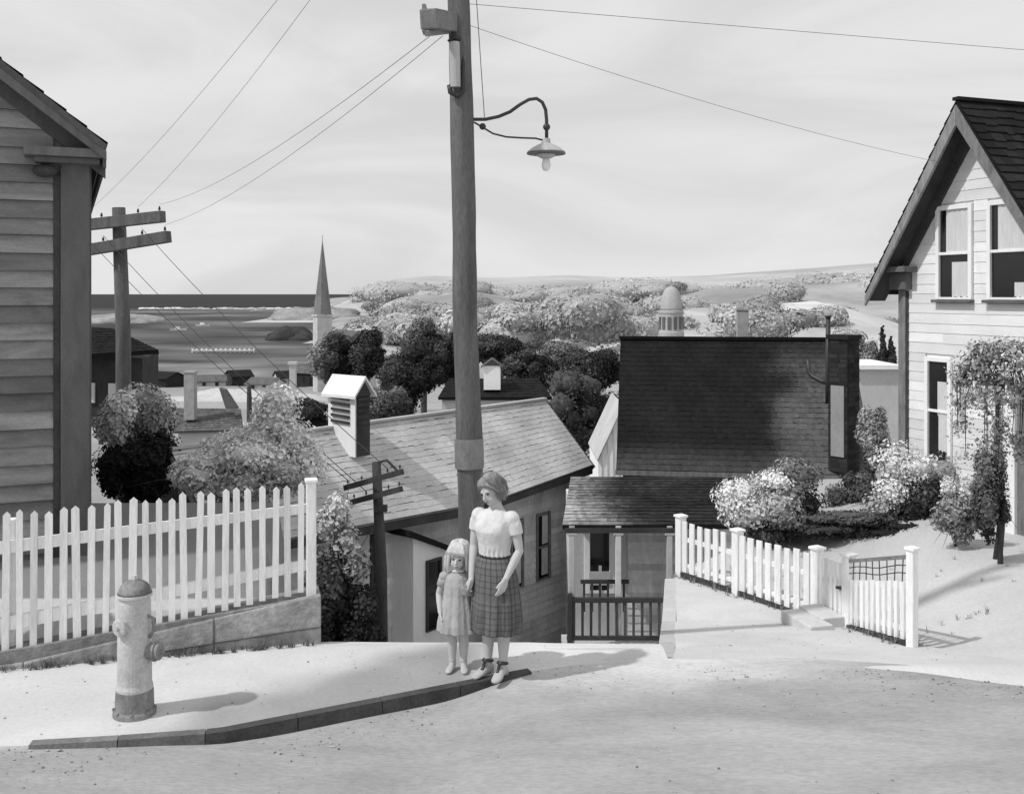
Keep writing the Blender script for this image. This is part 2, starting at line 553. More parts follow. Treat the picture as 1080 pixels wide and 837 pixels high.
# ------------------------------------------------------------------ foliage
def leaf_mesh(name, clumps, n, size, rng, parent=None, droop=0.0, root=None, nr=.34, core=.62, cn=(9, 6)):
    """clumps: (centre, radii, tone); many small bent leaf faces through the clump volumes"""
    w = np.array([(r[0] * r[1] * r[2]) ** .62 for c, r, t in clumps])
    ci = rng.choice(len(clumps), n, p=w / w.sum())
    C = np.array([c for c, r, t in clumps])[ci]
    R = np.array([r for c, r, t in clumps])[ci]
    T = np.array([t for c, r, t in clumps])[ci]
    d = rng.normal(size=(n, 3))
    d /= np.linalg.norm(d, axis=1)[:, None]
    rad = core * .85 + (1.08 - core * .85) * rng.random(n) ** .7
    pos = C + d * R * rad[:, None]
    nrm = d + rng.normal(size=(n, 3)) * nr + np.array([0, 0, .35 - droop])
    nrm /= np.linalg.norm(nrm, axis=1)[:, None]
    a = np.cross(nrm, rng.normal(size=(n, 3)))
    a /= np.linalg.norm(a, axis=1)[:, None]
    b = np.cross(nrm, a)
    L = size * np.clip(rng.lognormal(-.08, .38, n), .35, 2.2)[:, None]
    W = L * rng.uniform(.3, .48, n)[:, None]
    sag = nrm * L * .18
    V = np.stack([pos + a * L * .6 - sag, pos + b * W, pos - a * L * .5 - sag * .6, pos - b * W], 1).reshape(-1, 3)
    F_ = np.arange(4 * n).reshape(-1, 4)
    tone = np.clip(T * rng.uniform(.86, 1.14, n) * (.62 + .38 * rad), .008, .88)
    me = bpy.data.meshes.new(name)
    if root is not None:
        X = np.array(XF[root.name])
        V = V @ X[:3, :3].T + X[:3, 3]
    # rounded inner growth of every clump, so that gaps between leaves are not black
    k = MB()
    if core:
        for q, (c, r, t) in enumerate(clumps):
            n0 = len(k.v)
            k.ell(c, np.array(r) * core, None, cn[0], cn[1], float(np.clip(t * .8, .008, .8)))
            for i in range(n0, len(k.v)):
                d = Vector(k.v[i]) - Vector(c)
                k.v[i] = tuple(Vector(c) + d * (1 + .35 * mn.noise(d / max(r) * 2.3 + Vector((q, 0, 0)))))
    cv = np.array(k.v) if k.v else np.zeros((0, 3))
    if root is not None and len(cv):
        cv = cv @ X[:3, :3].T + X[:3, 3]
    me.from_pydata(V.tolist() + cv.tolist(), [], F_.tolist() + [tuple(i + 4 * n for i in f) for f in k.f])
    at = me.attributes.new('tone', 'FLOAT', 'FACE')
    at.data.foreach_set('value', np.concatenate([tone, np.array(k.t)]).astype(np.float32))
    sm_ = np.zeros(len(F_) + len(k.f), dtype=bool)
    sm_[len(F_):] = True
    me.polygons.foreach_set('use_smooth', sm_)
    me.materials.append(M['leaf'])
    o = bpy.data.objects.new(name, me)
    COL.objects.link(o)
    if parent:
        o.parent = parent
    return o


def crown_clumps(c, r, k, tone, rng, cr=.36):
    """k clumps over an uneven ellipsoid; tone(rel, rng) gives each its reflectance"""
    out = []
    ph = rng.random() * 10
    for i in range(k):
        d = rng.normal(size=3)
        d /= np.linalg.norm(d)
        q = rng.random() ** .45 * .74
        bump = 1 + .16 * math.sin(3 * math.atan2(d[1], d[0]) + ph) * (1 - abs(d[2]))
        rel = d * q * bump
        s = rng.uniform(.7, 1.25) * cr
        out.append((np.array(c) + rel * np.array(r), np.array(r) * s * np.array([1, 1, .85]), tone(rel / .74, rng)))
    return out


def plant(name, label, cat, base, c, r, tone, k=30, n=6000, size=.06, trunk=.06, seed=1, group=None, parts=('crown', 'trunk'), cr=.36, limbs=6, extra=None):
    rng = np.random.default_rng(seed)
    root = thing(name, label, cat, base, 0, group)
    n, size = int(n * 2.3), size * .68
    cl = crown_clumps(c, [q * 1.1 for q in r], k, tone, rng, cr)
    if extra:
        cl += extra
    leaf_mesh(parts[0], cl, n, size, rng, root, root=root)
    mb = MB()
    b, cc = Vector(base), Vector(c)
    top = cc + Vector((0, 0, r[2] * .45))
    mid = (b * .5 + cc * .5) + Vector((rng.normal() * .12 * r[0], rng.normal() * .1 * r[1], 0))
    mb.tube([b - Vector((0, 0, .3)), b + Vector((0, 0, .02)), mid, cc, top], [trunk * 1.35, trunk * 1.15, trunk * .85, trunk * .55, trunk * .2], 9, wob=.2)
    for i in range(limbs):
        t = cl[i * max(1, len(cl) // limbs) % len(cl)][0]
        s = mid.lerp(cc, rng.uniform(0, .9))
        e = Vector(t)
        mb.tube([s, s.lerp(e, .5) + Vector((0, 0, .12 * r[2])), e], [trunk * .45, trunk * .3, trunk * .12], 6)
    for i in range(26):
        cc_, rr_, _ = cl[rng.integers(len(cl))]
        d = (np.array(cc_) - np.array(c)) + rng.normal(size=3) * np.array(r) * .25
        e = Vector(np.array(c) + d * (1.25 + .12 * rng.random()))
        s0 = Vector(np.array(c) + d * .55)
        mb.tube([s0, s0.lerp(e, .6) + Vector(rng.normal(size=3) * r[0] * .03), e], [size * .14, size * .09, size * .03], 4)
    mb.build(parts[1], M['bark'], root, smooth=True, world=True)
    return root


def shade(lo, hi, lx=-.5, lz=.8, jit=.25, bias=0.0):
    """clump tone with light painted in: pale up towards the sun, shaded dark low down"""
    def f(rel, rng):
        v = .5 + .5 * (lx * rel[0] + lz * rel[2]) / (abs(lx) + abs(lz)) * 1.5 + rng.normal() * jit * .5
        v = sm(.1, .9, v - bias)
        return (lo ** (1 - v)) * (hi ** v)  # lo is the painted shade, hi the painted sunlight
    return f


SH_ = ('foliage', 'stem')
# left garden
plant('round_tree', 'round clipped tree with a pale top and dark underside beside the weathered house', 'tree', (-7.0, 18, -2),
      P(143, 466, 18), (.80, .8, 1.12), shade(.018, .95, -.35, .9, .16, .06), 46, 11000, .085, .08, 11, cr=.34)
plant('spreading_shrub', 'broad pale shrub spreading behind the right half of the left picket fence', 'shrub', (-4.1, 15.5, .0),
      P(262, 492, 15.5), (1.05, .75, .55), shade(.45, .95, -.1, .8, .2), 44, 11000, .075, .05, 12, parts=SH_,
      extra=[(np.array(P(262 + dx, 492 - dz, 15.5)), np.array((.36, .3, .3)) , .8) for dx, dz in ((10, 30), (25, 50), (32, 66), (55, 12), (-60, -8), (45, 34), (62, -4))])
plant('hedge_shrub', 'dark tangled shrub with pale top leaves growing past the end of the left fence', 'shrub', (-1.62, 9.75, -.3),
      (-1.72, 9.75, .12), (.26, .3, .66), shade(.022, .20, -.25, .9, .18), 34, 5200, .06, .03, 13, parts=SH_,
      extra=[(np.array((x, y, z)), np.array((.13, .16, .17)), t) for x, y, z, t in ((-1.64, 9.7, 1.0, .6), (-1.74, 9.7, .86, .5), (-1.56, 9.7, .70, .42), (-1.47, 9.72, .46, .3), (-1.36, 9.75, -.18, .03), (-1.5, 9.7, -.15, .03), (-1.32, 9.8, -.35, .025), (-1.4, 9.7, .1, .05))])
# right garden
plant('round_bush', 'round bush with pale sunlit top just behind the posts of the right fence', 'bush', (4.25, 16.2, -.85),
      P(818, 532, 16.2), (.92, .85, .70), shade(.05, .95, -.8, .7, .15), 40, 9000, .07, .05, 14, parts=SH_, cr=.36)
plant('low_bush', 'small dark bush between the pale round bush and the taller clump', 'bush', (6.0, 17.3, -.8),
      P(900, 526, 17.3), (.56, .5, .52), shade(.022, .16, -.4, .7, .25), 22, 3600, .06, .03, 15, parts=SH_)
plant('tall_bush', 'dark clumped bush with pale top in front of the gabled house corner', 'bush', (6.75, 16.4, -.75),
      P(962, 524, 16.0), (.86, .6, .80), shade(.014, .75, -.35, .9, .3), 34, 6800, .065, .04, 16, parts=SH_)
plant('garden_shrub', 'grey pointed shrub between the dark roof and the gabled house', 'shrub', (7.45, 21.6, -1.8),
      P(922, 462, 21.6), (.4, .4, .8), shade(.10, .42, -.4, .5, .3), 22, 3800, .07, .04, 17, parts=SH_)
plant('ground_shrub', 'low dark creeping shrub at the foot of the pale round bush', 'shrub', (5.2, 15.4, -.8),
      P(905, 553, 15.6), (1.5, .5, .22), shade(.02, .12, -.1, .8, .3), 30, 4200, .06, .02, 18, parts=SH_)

# weeping tree at the door of the gabled house
rng = np.random.default_rng(21)
wt = thing('weeping_tree', 'small arching tree with pale drooping boughs beside the doorway', 'tree', (6.3, 13.3, -.35))
b = MB()
tb = Vector((6.3, 13.3, -.5))
tm = Vector(P(1052, 455, 13.3))
tt = Vector(P(1054, 392, 13.3))
b.tube([tb, tb.lerp(tm, .3) + Vector((.05, 0, 0)), tb.lerp(tm, .65) + Vector((-.03, 0, 0)), tm, tt], [.062, .05, .042, .036, .022], 9, wob=.3)
ends = []
for i in range(40):
    a = rng.uniform(0, 2 * math.pi)
    L = rng.uniform(.2, .62)
    e = tt + Vector((math.cos(a) * L, math.sin(a) * L * .8, -rng.uniform(.15, 1.15)))
    m1 = tt + Vector((math.cos(a) * L * .55, math.sin(a) * L * .45, .16 + rng.uniform(0, .14)))
    m2 = m1.lerp(e, .5) + Vector((math.cos(a) * .12, math.sin(a) * .1, .12))
    b.tube([tt.lerp(tm, rng.uniform(0, .5)), m1, m2, e], [.018, .012, .008, .004], 5)
    ends += [(m1, .7), (m2, .55), (e, .4)]
b.build('trunk', M['bark'], wt, True, world=True)
leaf_mesh('crown', [(np.array(p), np.array((.16, .14, .18)), .2 + .5 * rng.random()) for p, t in ends], 7000, .045, rng, wt, .5, root=wt, core=.0)
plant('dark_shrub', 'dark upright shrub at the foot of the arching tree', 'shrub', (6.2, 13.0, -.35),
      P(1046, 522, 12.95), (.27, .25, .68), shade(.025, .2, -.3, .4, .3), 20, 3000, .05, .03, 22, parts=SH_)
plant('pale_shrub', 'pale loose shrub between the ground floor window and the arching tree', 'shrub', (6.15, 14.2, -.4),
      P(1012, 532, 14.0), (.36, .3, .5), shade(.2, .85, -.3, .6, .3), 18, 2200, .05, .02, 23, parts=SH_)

# trees in the middle distance
dk = shade(.018, .09, -.6, .5, .25)
mid_ = shade(.045, .22, -.5, .6, .3)
TG = 'trees in the town below the hill'
mt = [  # px, py centre, rx, ry (px), depth, tone, label
    (353, 376, 25, 25, 120, shade(.02, .30, -.9, .2, .2), 'round tree with a pale left side just below the church spire'),
    (390, 370, 18, 24, 118, dk, 'dark upright tree second to the right of the church spire'),
    (433, 388, 30, 27, 105, dk, 'widest dark tree with hanging lower branches left of the tall pole'),
    (447, 352, 19, 17, 135, mid_, 'grey tree showing over the dark trees left of the tall pole'),
    (474, 372, 17, 26, 115, dk, 'dark tree against the left side of the tall pole'),
    (405, 425, 27, 20, 85, mid_, 'grey spreading tree right of the roof cupola'),
    (522, 366, 24, 18, 110, dk, 'dark tree against the right side of the tall pole'),
    (556, 384, 28, 20, 100, dk, 'dark tree over the small cottage roof'),
    (592, 378, 24, 18, 112, mid_, 'greyish tree midway between pole and black roof'),
    (628, 384, 26, 20, 100, dk, 'dark tree top touching the left end of the black roof'),
    (612, 428, 40, 44, 60, shade(.014, .10, -.3, .55, .3), 'big dark tree with a pale streak left of the black roof'),
    (316, 432, 28, 16, 55, dk, 'dark oval tree just left of the roof cupola'),
    (912, 378, 15, 30, 62, shade(.17, .3, -.5, .3, .2), 'pale grey round tree to the right of the dark chimney'),
]
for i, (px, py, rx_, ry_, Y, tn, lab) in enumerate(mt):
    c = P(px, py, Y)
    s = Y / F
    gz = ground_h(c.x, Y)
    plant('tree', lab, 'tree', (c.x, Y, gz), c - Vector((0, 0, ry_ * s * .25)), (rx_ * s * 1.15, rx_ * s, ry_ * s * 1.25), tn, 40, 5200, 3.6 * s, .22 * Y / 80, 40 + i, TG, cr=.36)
for i, (px, py, rx_, ry_, lab) in enumerate([(931, 366, 5, 22, 'taller thin conifer just left of the gabled house'), (940, 372, 6, 17, 'shorter dark conifer touching the gabled house')]):
    Y = 42
    s = Y / F
    c = P(px, py, Y)
    ex = []
    rng = np.random.default_rng(70 + i)
    for k in range(22):
        t = k / 21
        ex.append((np.array((c.x + rng.normal() * .03, Y + rng.normal() * .03, c.z + (t * 2 - 1) * ry_ * s)), np.array((1, 1, 1.3)) * rx_ * s * (1.05 - .9 * t), .05 * rng.uniform(.6, 1.8)))
    root = thing('conifer', lab, 'tree', (c.x, Y, ground_h(c.x, Y)), 0, 'conifers by the gabled house')
    leaf_mesh('crown', ex, 2200, .12, rng, root, root=root)
    b = MB()
    b.tube([(c.x, Y, ground_h(c.x, Y) - .3), (c.x, Y, c.z)], [.1, .03], 7)
    b.build('trunk', M['bark'], root, True, world=True)

# far woods: nobody could count them
rng = np.random.default_rng(99)
cl = []
for i in range(330):
    Y = rng.uniform(330, 760)
    px = rng.uniform(372, 960)
    py = ipl(px, [370, 420, 540, 650, 700, 760, 870, 960], [352, 338, 340, 338, 335, 336, 338, 360]) + rng.normal() * 9 + (600 - Y) * .02
    if px > 700 and rng.random() < .55:
        continue
    c = P(px, py, Y)
    r = rng.uniform(5, 10)
    cl.append((np.array(c), np.array((r * 1.25, r, r * .62)), rng.choice([.32, .38, .44, .5]) * rng.uniform(.8, 1.2)))
o = leaf_mesh('woods', cl, 150000, 1.15, rng, nr=.2, core=.84, cn=(12, 8))
far = []
for i in range(170):
    Y = rng.uniform(800, 1500)
    px = rng.uniform(380, 960)
    t = rng.random()
    top_ = ipl(px, [380, 420, 520, 740, 860, 960], [306, 300, 301, 303, 297, 290])
    c = P(px, top_ + 4 + 20 * t, Y)
    r = rng.uniform(12, 26)
    far.append((np.array(c), np.array((r * 1.5, r, r * .5)), rng.choice([.44, .48, .52]) * rng.uniform(.93, 1.06)))
o2 = leaf_mesh('woods', far, 90000, 1.9, rng, nr=.2, core=.86, cn=(14, 9))
tag(o2, 'soft grey woods on the highest hills along the skyline', 'woods', kind='stuff')
tag(o, 'pale far-off woods covering the slopes behind the town', 'woods', kind='stuff')


# ------------------------------------------------------------------ building helpers
def frame(O, U):
    U = Vector((U[0], U[1], 0)).normalized()
    return (Vector(O), U, Vector((U.y, -U.x, 0)))


def wp(W, u, z, d=0.0):
    O, U, Nn = W
    p = O + U * u + Nn * d
    return Vector((p.x, p.y, z))


def boards(mb, W, z0, z1, step, ul, ur, lap=.022, var=.22, seed=0, holes=()):
    """lapped clapboards; ul(z), ur(z) give the extent of the course"""
    r = random.Random(seed)
    z = z0
    while z < z1 - .01:
        h = min(step * r.uniform(.92, 1.08), z1 - z)
        a, b = ul(z + h * .5), ur(z + h * .5)
        if b - a > .02:
            cuts = [a]
            while cuts[-1] < b - .02:
                cuts.append(min(b, cuts[-1] + r.uniform(.8, 2.6)))
            course = r.uniform(1 - var, 1 + var)
            for c0, c1 in zip(cuts[:-1], cuts[1:]):
                t = course * r.uniform(.9, 1.1)
                dz = r.uniform(-.004, .004)
                segs = [(c0, c1)]
                for hu0, hu1, hz0, hz1 in holes:
                    if z + h * .5 > hz0 and z + h * .5 < hz1:
                        ns = []
                        for s0, s1 in segs:
                            if hu1 <= s0 or hu0 >= s1:
                                ns.append((s0, s1))
                            else:
                                if hu0 > s0:
                                    ns.append((s0, hu0))
                                if hu1 < s1:
                                    ns.append((hu1, s1))
                        segs = ns
                for s0, s1 in segs:
                    q = [wp(W, s0, z + dz, lap), wp(W, s1, z + dz, lap), wp(W, s1, z + h, .003), wp(W, s0, z + h, .003), wp(W, s0, z + dz, .0), wp(W, s1, z + dz, .0)]
                    mb.add(q, [(0, 1, 2, 3), (4, 5, 1, 0)], [t, t * (.25 if var > .25 else .8)])
        z += h


def shingles(mb, a, b, c, d, rows, cols, th=.02, var=.3, seed=0, slab=.1, tone=lambda u, v: 1.0, drop=0.0):
    """roof plane: eave a->b, ridge d->c; a slab with stepped courses laid on it"""
    r = random.Random(seed)
    a, b, c, d = map(Vector, (a, b, c, d))
    n = (b - a).cross(d - a).normalized()
    if n.z < 0:
        n = -n
    mb.prism([p_ - n * drop for p_ in (a, b, c, d)], -n * slab, tone(.5, .5) * .8)

    def q(u, v, o):
        return (a.lerp(b, u)).lerp(d.lerp(c, u), v) + n * o
    for i in range(rows):
        v0, v1 = i / rows, (i + 1) / rows
        off = (i % 2) * .5 / cols
        us = [0] + [min(1, max(0, (k + r.uniform(-.2, .2)) / cols + off)) for k in range(1, cols)] + [1]
        for u0, u1 in zip(us[:-1], us[1:]):
            if u1 - u0 < 1e-4:
                continue
            t = tone((u0 + u1) / 2, v0) * r.uniform(1 - var, 1 + var)
            j = r.uniform(-.12, .12) / rows
            w0 = max(0, v0 + j * (i > 0))
            mb.add([q(u0, w0, .004 + th), q(u1, w0, .004 + th), q(u1, v1, .006), q(u0, v1, .006), q(u0, w0, .001), q(u1, w0, .001)],
                   [(0, 1, 2, 3), (4, 5, 1, 0)], [t, t * .6])


def window(parent, W, u0, u1, z0, z1, frame_m, curtain=None, sill=True, fw=.07, mid=True, pane=None, depth=.05, name='window', ragged=False):
    """a window part with pane, curtain and sill as its pieces; it stands proud of the wall plane"""
    m = MB()
    m.wb(W, u0 - fw, u0, z0 - fw * .5, z1 + fw, -.02, depth)
    m.wb(W, u1, u1 + fw, z0 - fw * .5, z1 + fw, -.02, depth)
    m.wb(W, u0, u1, z1, z1 + fw, -.02, depth)
    m.wb(W, u0, u1, z0 - fw * .5, z0, -.02, depth - .006)
    if mid:
        zm = (z0 + z1) / 2
        m.wb(W, u0, u1, zm - .022, zm + .022, -.03, depth * .8)
    f = m.build(name, frame_m, parent, world=True, bevel=.005, root=parent)
    p = MB()
    p.wb(W, u0 + .002, u1 - .002, z0 + .002, z1 - .002, -.08, .008)
    o = p.build('pane', pane or M['glass_dark'], f, world=True, root=parent)
    if sill:
        s = MB()
        s.wb(W, u0 - fw - .03, u1 + fw + .03, z0 - fw * .5 - .05, z0 - fw * .5 - .002, -.02, depth + .06)
        s.build('sill', M['trim_grey'], f, world=True, root=parent, bevel=.005)
    if curtain:
        # hanging cloth just in front of the dark opening: (ua, ub, za, zb) fractions
        for (ca, cb, za, zb) in curtain:
            c = MB()
            n = 14
            top, bot = z0 + (z1 - z0) * zb, z0 + (z1 - z0) * za
            vs, fs = [], []
            for k in range(n + 1):
                u = u0 + (u1 - u0) * (ca + (cb - ca) * k / n)
                d = .017 + .006 * math.sin(k * 2.1)
                rag = (.05 * (z1 - z0) * mn.noise(Vector((k * .6, u0, 3))) if ragged else 0)
                vs += [wp(W, u, bot + rag, d), wp(W, u, top, d)]
            fs = [(2 * k, 2 * k + 2, 2 * k + 3, 2 * k + 1) for k in range(n)]
            c.add(vs, fs)
            c.build('curtain', M['curtain'], f, world=True, root=parent, smooth=True)
    return f


# ------------------------------------------------------------------ weathered house on the left
O = Vector((-4.55, 11, 0))
UL = Vector((.917, .399, 0))
W = frame(O, UL)            # u runs left (negative) from the corner, outward faces the street
LBk = Vector((-.399, .917, 0))
hl = thing('weathered_house', 'dark weathered clapboard house at the left edge behind the picket fence', 'house', (-4.55, 11, .2), math.atan2(.399, .917))
EZ = 4.62                    # eave height
HW = 7.0
AP = EZ + HW / 2 * .80
b = MB()


def pt(u, z, back):
    return wp(W, u, z) + LBk * back


pf = [pt(-HW, -.3, .012), pt(0, -.3, .012), pt(0, EZ - .06, .012), pt(-HW / 2, AP - .1, .012), pt(-HW, EZ - .06, .012)]
b.prism(pf, LBk * 7.5)
boards(b, W, .3, AP - .15, 0.185, lambda z: -HW + .02 + max(0, (z - EZ) / .8), lambda z: -.345 - max(0, (z - EZ) / .8 - .25), .042, .3, 3)
b.build('wall', M['siding_dark'], hl, world=True)
b = MB()
b.wb(W, -.275, .012, -.2, EZ - .08, .004, .05)
b.wb((W[0], LBk, W[1]), .0, .2, -.2, EZ - .08, .004, .03)
b.build('corner_board', M['trim_grey'], hl, world=True, bevel=.008)
b = MB()
b.wb(W, -.345, -.278, -.2, EZ - .32, .002, .036)
b.build('edge_strip', M['trim_dark'], hl, world=True, bevel=.005)  # dark strip paints the shadow beside the corner board
b = MB()
oh = .17                     # eave overhang
ov = .35                     # gable overhang
for sgn in (1, -1):
    ue = (oh if sgn > 0 else -HW - oh)
    ze = EZ - .02
    e0, e1 = pt(ue, ze, -ov), pt(ue, ze, 7.8)
    r0, r1 = pt(-HW / 2, ze + (HW / 2 + oh) * .8, -ov), pt(-HW / 2, ze + (HW / 2 + oh) * .8, 7.8)
    shingles(b, e0, e1, r1, r0, 18, 30, .02, .3, 5, .06)
b.build('roof', M['roof_mid'], hl, world=True)
b = MB()
ze = EZ - .09
for sgn in (1, -1):
    ue = (oh if sgn > 0 else -HW - oh)
    A0 = pt(ue, ze, -ov + .01)
    A1 = pt(-HW / 2, ze + (HW / 2 + oh) * .8, -ov + .01)
    b.prism([A0, A1, A1 - Vector((0, 0, .2)), A0 - Vector((0, 0, .10))], LBk * .045, 1.1)
    b.prism([pt(ue, ze - .02, 0), pt(-HW / 2, ze - .02 + (HW / 2 + oh) * .8, 0), pt(-HW / 2, ze - .28 + (HW / 2 + oh) * .8, 0), pt(ue, ze - .26, 0)], LBk * -.05, .8)
b.build('bargeboard', M['trim_grey'], hl, world=True, bevel=.006)
b = MB()
b.wb(W, -.62, oh - .02, EZ - .16, EZ - .07, .0, ov - .03, 1.2)
b.wb(W, -.52, oh - .06, EZ - .22, EZ - .162, .0, ov - .10, .9)
S = (pt(oh - .005, 0, -ov + .05), LBk, W[1])
b.wb(S, 0, 8.0, EZ - .26, EZ - .085, -.03, .004, .8)
b.build('cornice', M['trim_grey'], hl, world=True, bevel=.006)
b = MB()
cp = pt(-.42, EZ - .30, -.12)
b.ell(cp, (.13, .1, .07))
b.build('bracket', M['trim_dark'], hl, smooth=True, world=True)

# ------------------------------------------------------------------ gabled house on the right
O = Vector((6.45, 17, 0))
UR = Vector((.35, -.937, 0)).normalized()
W = frame(O, UR)             # W[2] faces the viewer's left
BK = -W[2]
hr = thing('gabled_house', 'pale clapboard house with steep dark gable at the right edge', 'house', (6.45, 17, -.7), math.atan2(UR.y, UR.x))
HWR = 1.66
EZR = 3.50
PIT = 1.42
APR = EZR + HWR * PIT
b = MB()


def pr(u, z, back=0.0):
    return wp(W, u, z) + BK * back


b.prism([pr(0, -1.2, .012), pr(2 * HWR, -1.2, .012), pr(2 * HWR, EZR, .012), pr(HWR, APR, .012), pr(0, EZR, .012)], BK * 5)
wins = [(.90, 1.50, 2.98, 4.34), (1.93, 2.70, 2.98, 4.34), (.66, 1.08, .40, 1.96)]
door_h = (2.22, 3.1, -.6, 1.85)
boards(b, W, -.55, APR - .12, .155, lambda z: .14 + max(0, (z - EZR) / PIT - .12), lambda z: 2 * HWR - .14 - max(0, (z - EZR) / PIT - .12), .011, .05, 8,
       holes=[(a - .08, c + .08, d - .1, e + .08) for a, c, d, e in wins] + [door_h])
b.build('wall', M['siding_pale'], hr, world=True)
b = MB()
b.wb(W, -.01, .15, -.8, EZR - .38, .004, .04)
b.build('corner_board', M['wood_mid'], hr, world=True, bevel=.006)
b = MB()
b.wb(W, .152, .205, -.8, EZR - .42, .004, .022)
b.build('edge_strip', M['trim_dark'], hr, world=True)
b = MB()
b.wb(W, -.12, .28, EZR - .40, EZR - .12, .0, .14, .9)
b.wb(W, -.32, .40, EZR - .115, EZR - .02, .0, .28, 1.1)
b.build('eave_return', M['trim_grey'], hr, world=True, bevel=.012)
b = MB()
ov, oh = .42, .36
rt, rz_ = HWR, EZR + .06 + (HWR) * PIT
zl = EZR + .06 - oh * PIT
shingles(b, pr(-oh, zl, -ov), pr(-oh, zl, 5.3), pr(rt, rz_, 5.3), pr(rt, rz_, -ov), 18, 26, .02, .3, 15, .05)
shingles(b, pr(2 * HWR + oh, zl, -ov), pr(2 * HWR + oh, zl, 5.3), pr(rt, rz_, 5.3), pr(rt, rz_, -ov), 22, 30, .02, .35, 16, .05)
b.bar(pr(rt, rz_ + .03, -ov - .02), pr(rt, rz_ + .03, 5.3), .12, .05)
b.build('roof', M['roof_dark'], hr, world=True)
b = MB()
for sg in (1, -1):
    ue = -oh if sg > 0 else 2 * HWR + oh
    a, c = pr(ue, zl - .06, -ov - .02), pr(rt, rz_ - .06, -ov - .02)
    b.prism([a, c, c - Vector((0, 0, .30)), a - Vector((0, 0, .16))], BK * .05, 1.3 if sg > 0 else .9)
b.build('bargeboard', M['wood_mid'], hr, world=True, bevel=.008)
b = MB()
for sg in (1, -1):
    ue = -oh if sg > 0 else 2 * HWR + oh
    a, c = pr(ue, zl - .075, -ov + .035), pr(rt, rz_ - .075, -ov + .035)
    b.prism([a, c, c - Vector((0, 0, .06)), a - Vector((0, 0, .06))], BK * (ov - .04), .9)
    a, c = pr(ue + sg * .5, zl + .5 * PIT - .135, -.06), pr(rt, rz_ - .135, -.06)
    b.prism([a, c, c - Vector((0, 0, .34)), a - Vector((0, 0, .22))], BK * .05, 1.0)
b.build('soffit', M['trim_dark'], hr, world=True)
window(hr, W, .90, 1.50, 2.98, 4.34, M['white'], [(.22, 1, .5, 1), (.42, 1, .0, .40)], ragged=True)
window(hr, W, 1.93, 2.70, 2.98, 4.34, M['white'], [(.16, 1, .5, 1), (.55, 1, .0, .16)], ragged=True)
window(hr, W, .66, 1.08, .40, 1.96, M['white'], [(.45, 1, .45, .8), (.5, 1, .1, .5)], ragged=True)
b = MB()
b.wb(W, 2.23, 2.40, -.62, 1.92, -.02, .07)
b.wb(W, 3.0, 3.12, -.62, 1.92, -.02, .07)
b.wb(W, 2.40, 3.0, 1.76, 1.92, -.02, .068)
d = b.build('door', M['white'], hr, world=True, bevel=.006)
b = MB()
b.wb(W, 2.40, 3.0, -.62, 1.76, -.05, .015, .9)
b.wb(W, 2.52, 2.88, -.4, .5, .012, .03, 1.1)
b.wb(W, 2.52, 2.88, .7, 1.6, .012, .03, .75)
b.build('door_panel', M['wood_mid'], d, world=True, root=hr, bevel=.008)
b = MB()
b.wb(W, 2.1, 3.3, -.9, -.62, -.02, .5)
b.build('doorstep', M['stone'], hr, world=True, bevel=.02)

# ------------------------------------------------------------------ grey-roofed house down the hill, seen over the brow
hm = thing('grey_roofed_house', 'house with a broad grey roof and louvred cupola, down the hill behind the tall pole', 'house', (-1.2, 23.2, -5.4), math.radians(51))
UM = Vector((.624, .781, 0))
OUT = Vector((.781, -.624, 0))
Cc = Vector((2.03, 25.65, 0))
W = frame(Cc, UM)            # u negative runs down to the left
RZ, EZM = .30, -1.24
ridge_off = 1.5


def pm(u, z, out=0.0):
    p = Cc + UM * u + OUT * out
    return Vector((p.x, p.y, z))


b = MB()
UE = -11.0
b.prism([pm(UE + .3, -6.8, -.3), pm(-.35, -6.8, -.3), pm(-.35, EZM - .05, -.3), pm(UE + .3, EZM - .05, -.3)], OUT * -2.4)
Wm = (Cc - OUT * .29, UM, OUT)
wm_w = [(-1.93, -1.50, -3.75, -2.25), (-2.9, -2.55, -3.75, -2.25), (-7.3, -7.08, -3.6, -1.75)]
boards(b, Wm, -6.5, EZM - .05, .17, lambda z: UE + .3, lambda z: -.35, .018, .12, 31, holes=[(a - .07, c + .07, d - .1, e + .07) for a, c, d, e in wm_w])
b.prism([pm(-.345, EZM - .06, -.4), pm(-.345, EZM - .06, -2.6), pm(-.345, RZ - .1, -1.5)], UM * -.1)
b.build('wall', M['wall_mid'], hm, world=True)
b = MB()
segs = [(UE, -4.3, 0, .28), (-4.3, 0, .28, 0)]
for u0, u1, s0, s1 in segs:
    n = 22 if u0 == UE else 18
    shingles(b, pm(u0, EZM - s0 * .7, s0), pm(u1, EZM - s1 * .7, s1), pm(u1, RZ, -ridge_off), pm(u0, RZ, -ridge_off), 16, n * 2, .007, .06, 33 + n, .07,
              tone=lambda u, v: 1 + .3 * nz(u * 5, v * 4, 1, u0), drop=.09)
shingles(b, pm(UE, EZM, -3.0), pm(0, EZM, -3.0), pm(0, RZ, -ridge_off), pm(UE, RZ, -ridge_off), 12, 30, .012, .1, 35, .07)
b.bar(pm(UE, RZ + .02, -ridge_off), pm(0, RZ + .02, -ridge_off), .14, .05)
b.build('roof', M['roof_grey'], hm, world=True)
b = MB()
for u0, u1, s0, s1 in segs:
    a, c = pm(u0, EZM - s0 * .7 - .06, s0 - .01), pm(u1, EZM - s1 * .7 - .06, s1 - .01)
    b.prism([a, c, c - Vector((0, 0, .17)), a - Vector((0, 0, .13))], -OUT * .28)
b.bar(pm(.0, EZM - .1, 0), pm(.0, RZ - .1, -ridge_off), .05, .16)
b.build('eave', M['trim_dark'], hm, world=True)
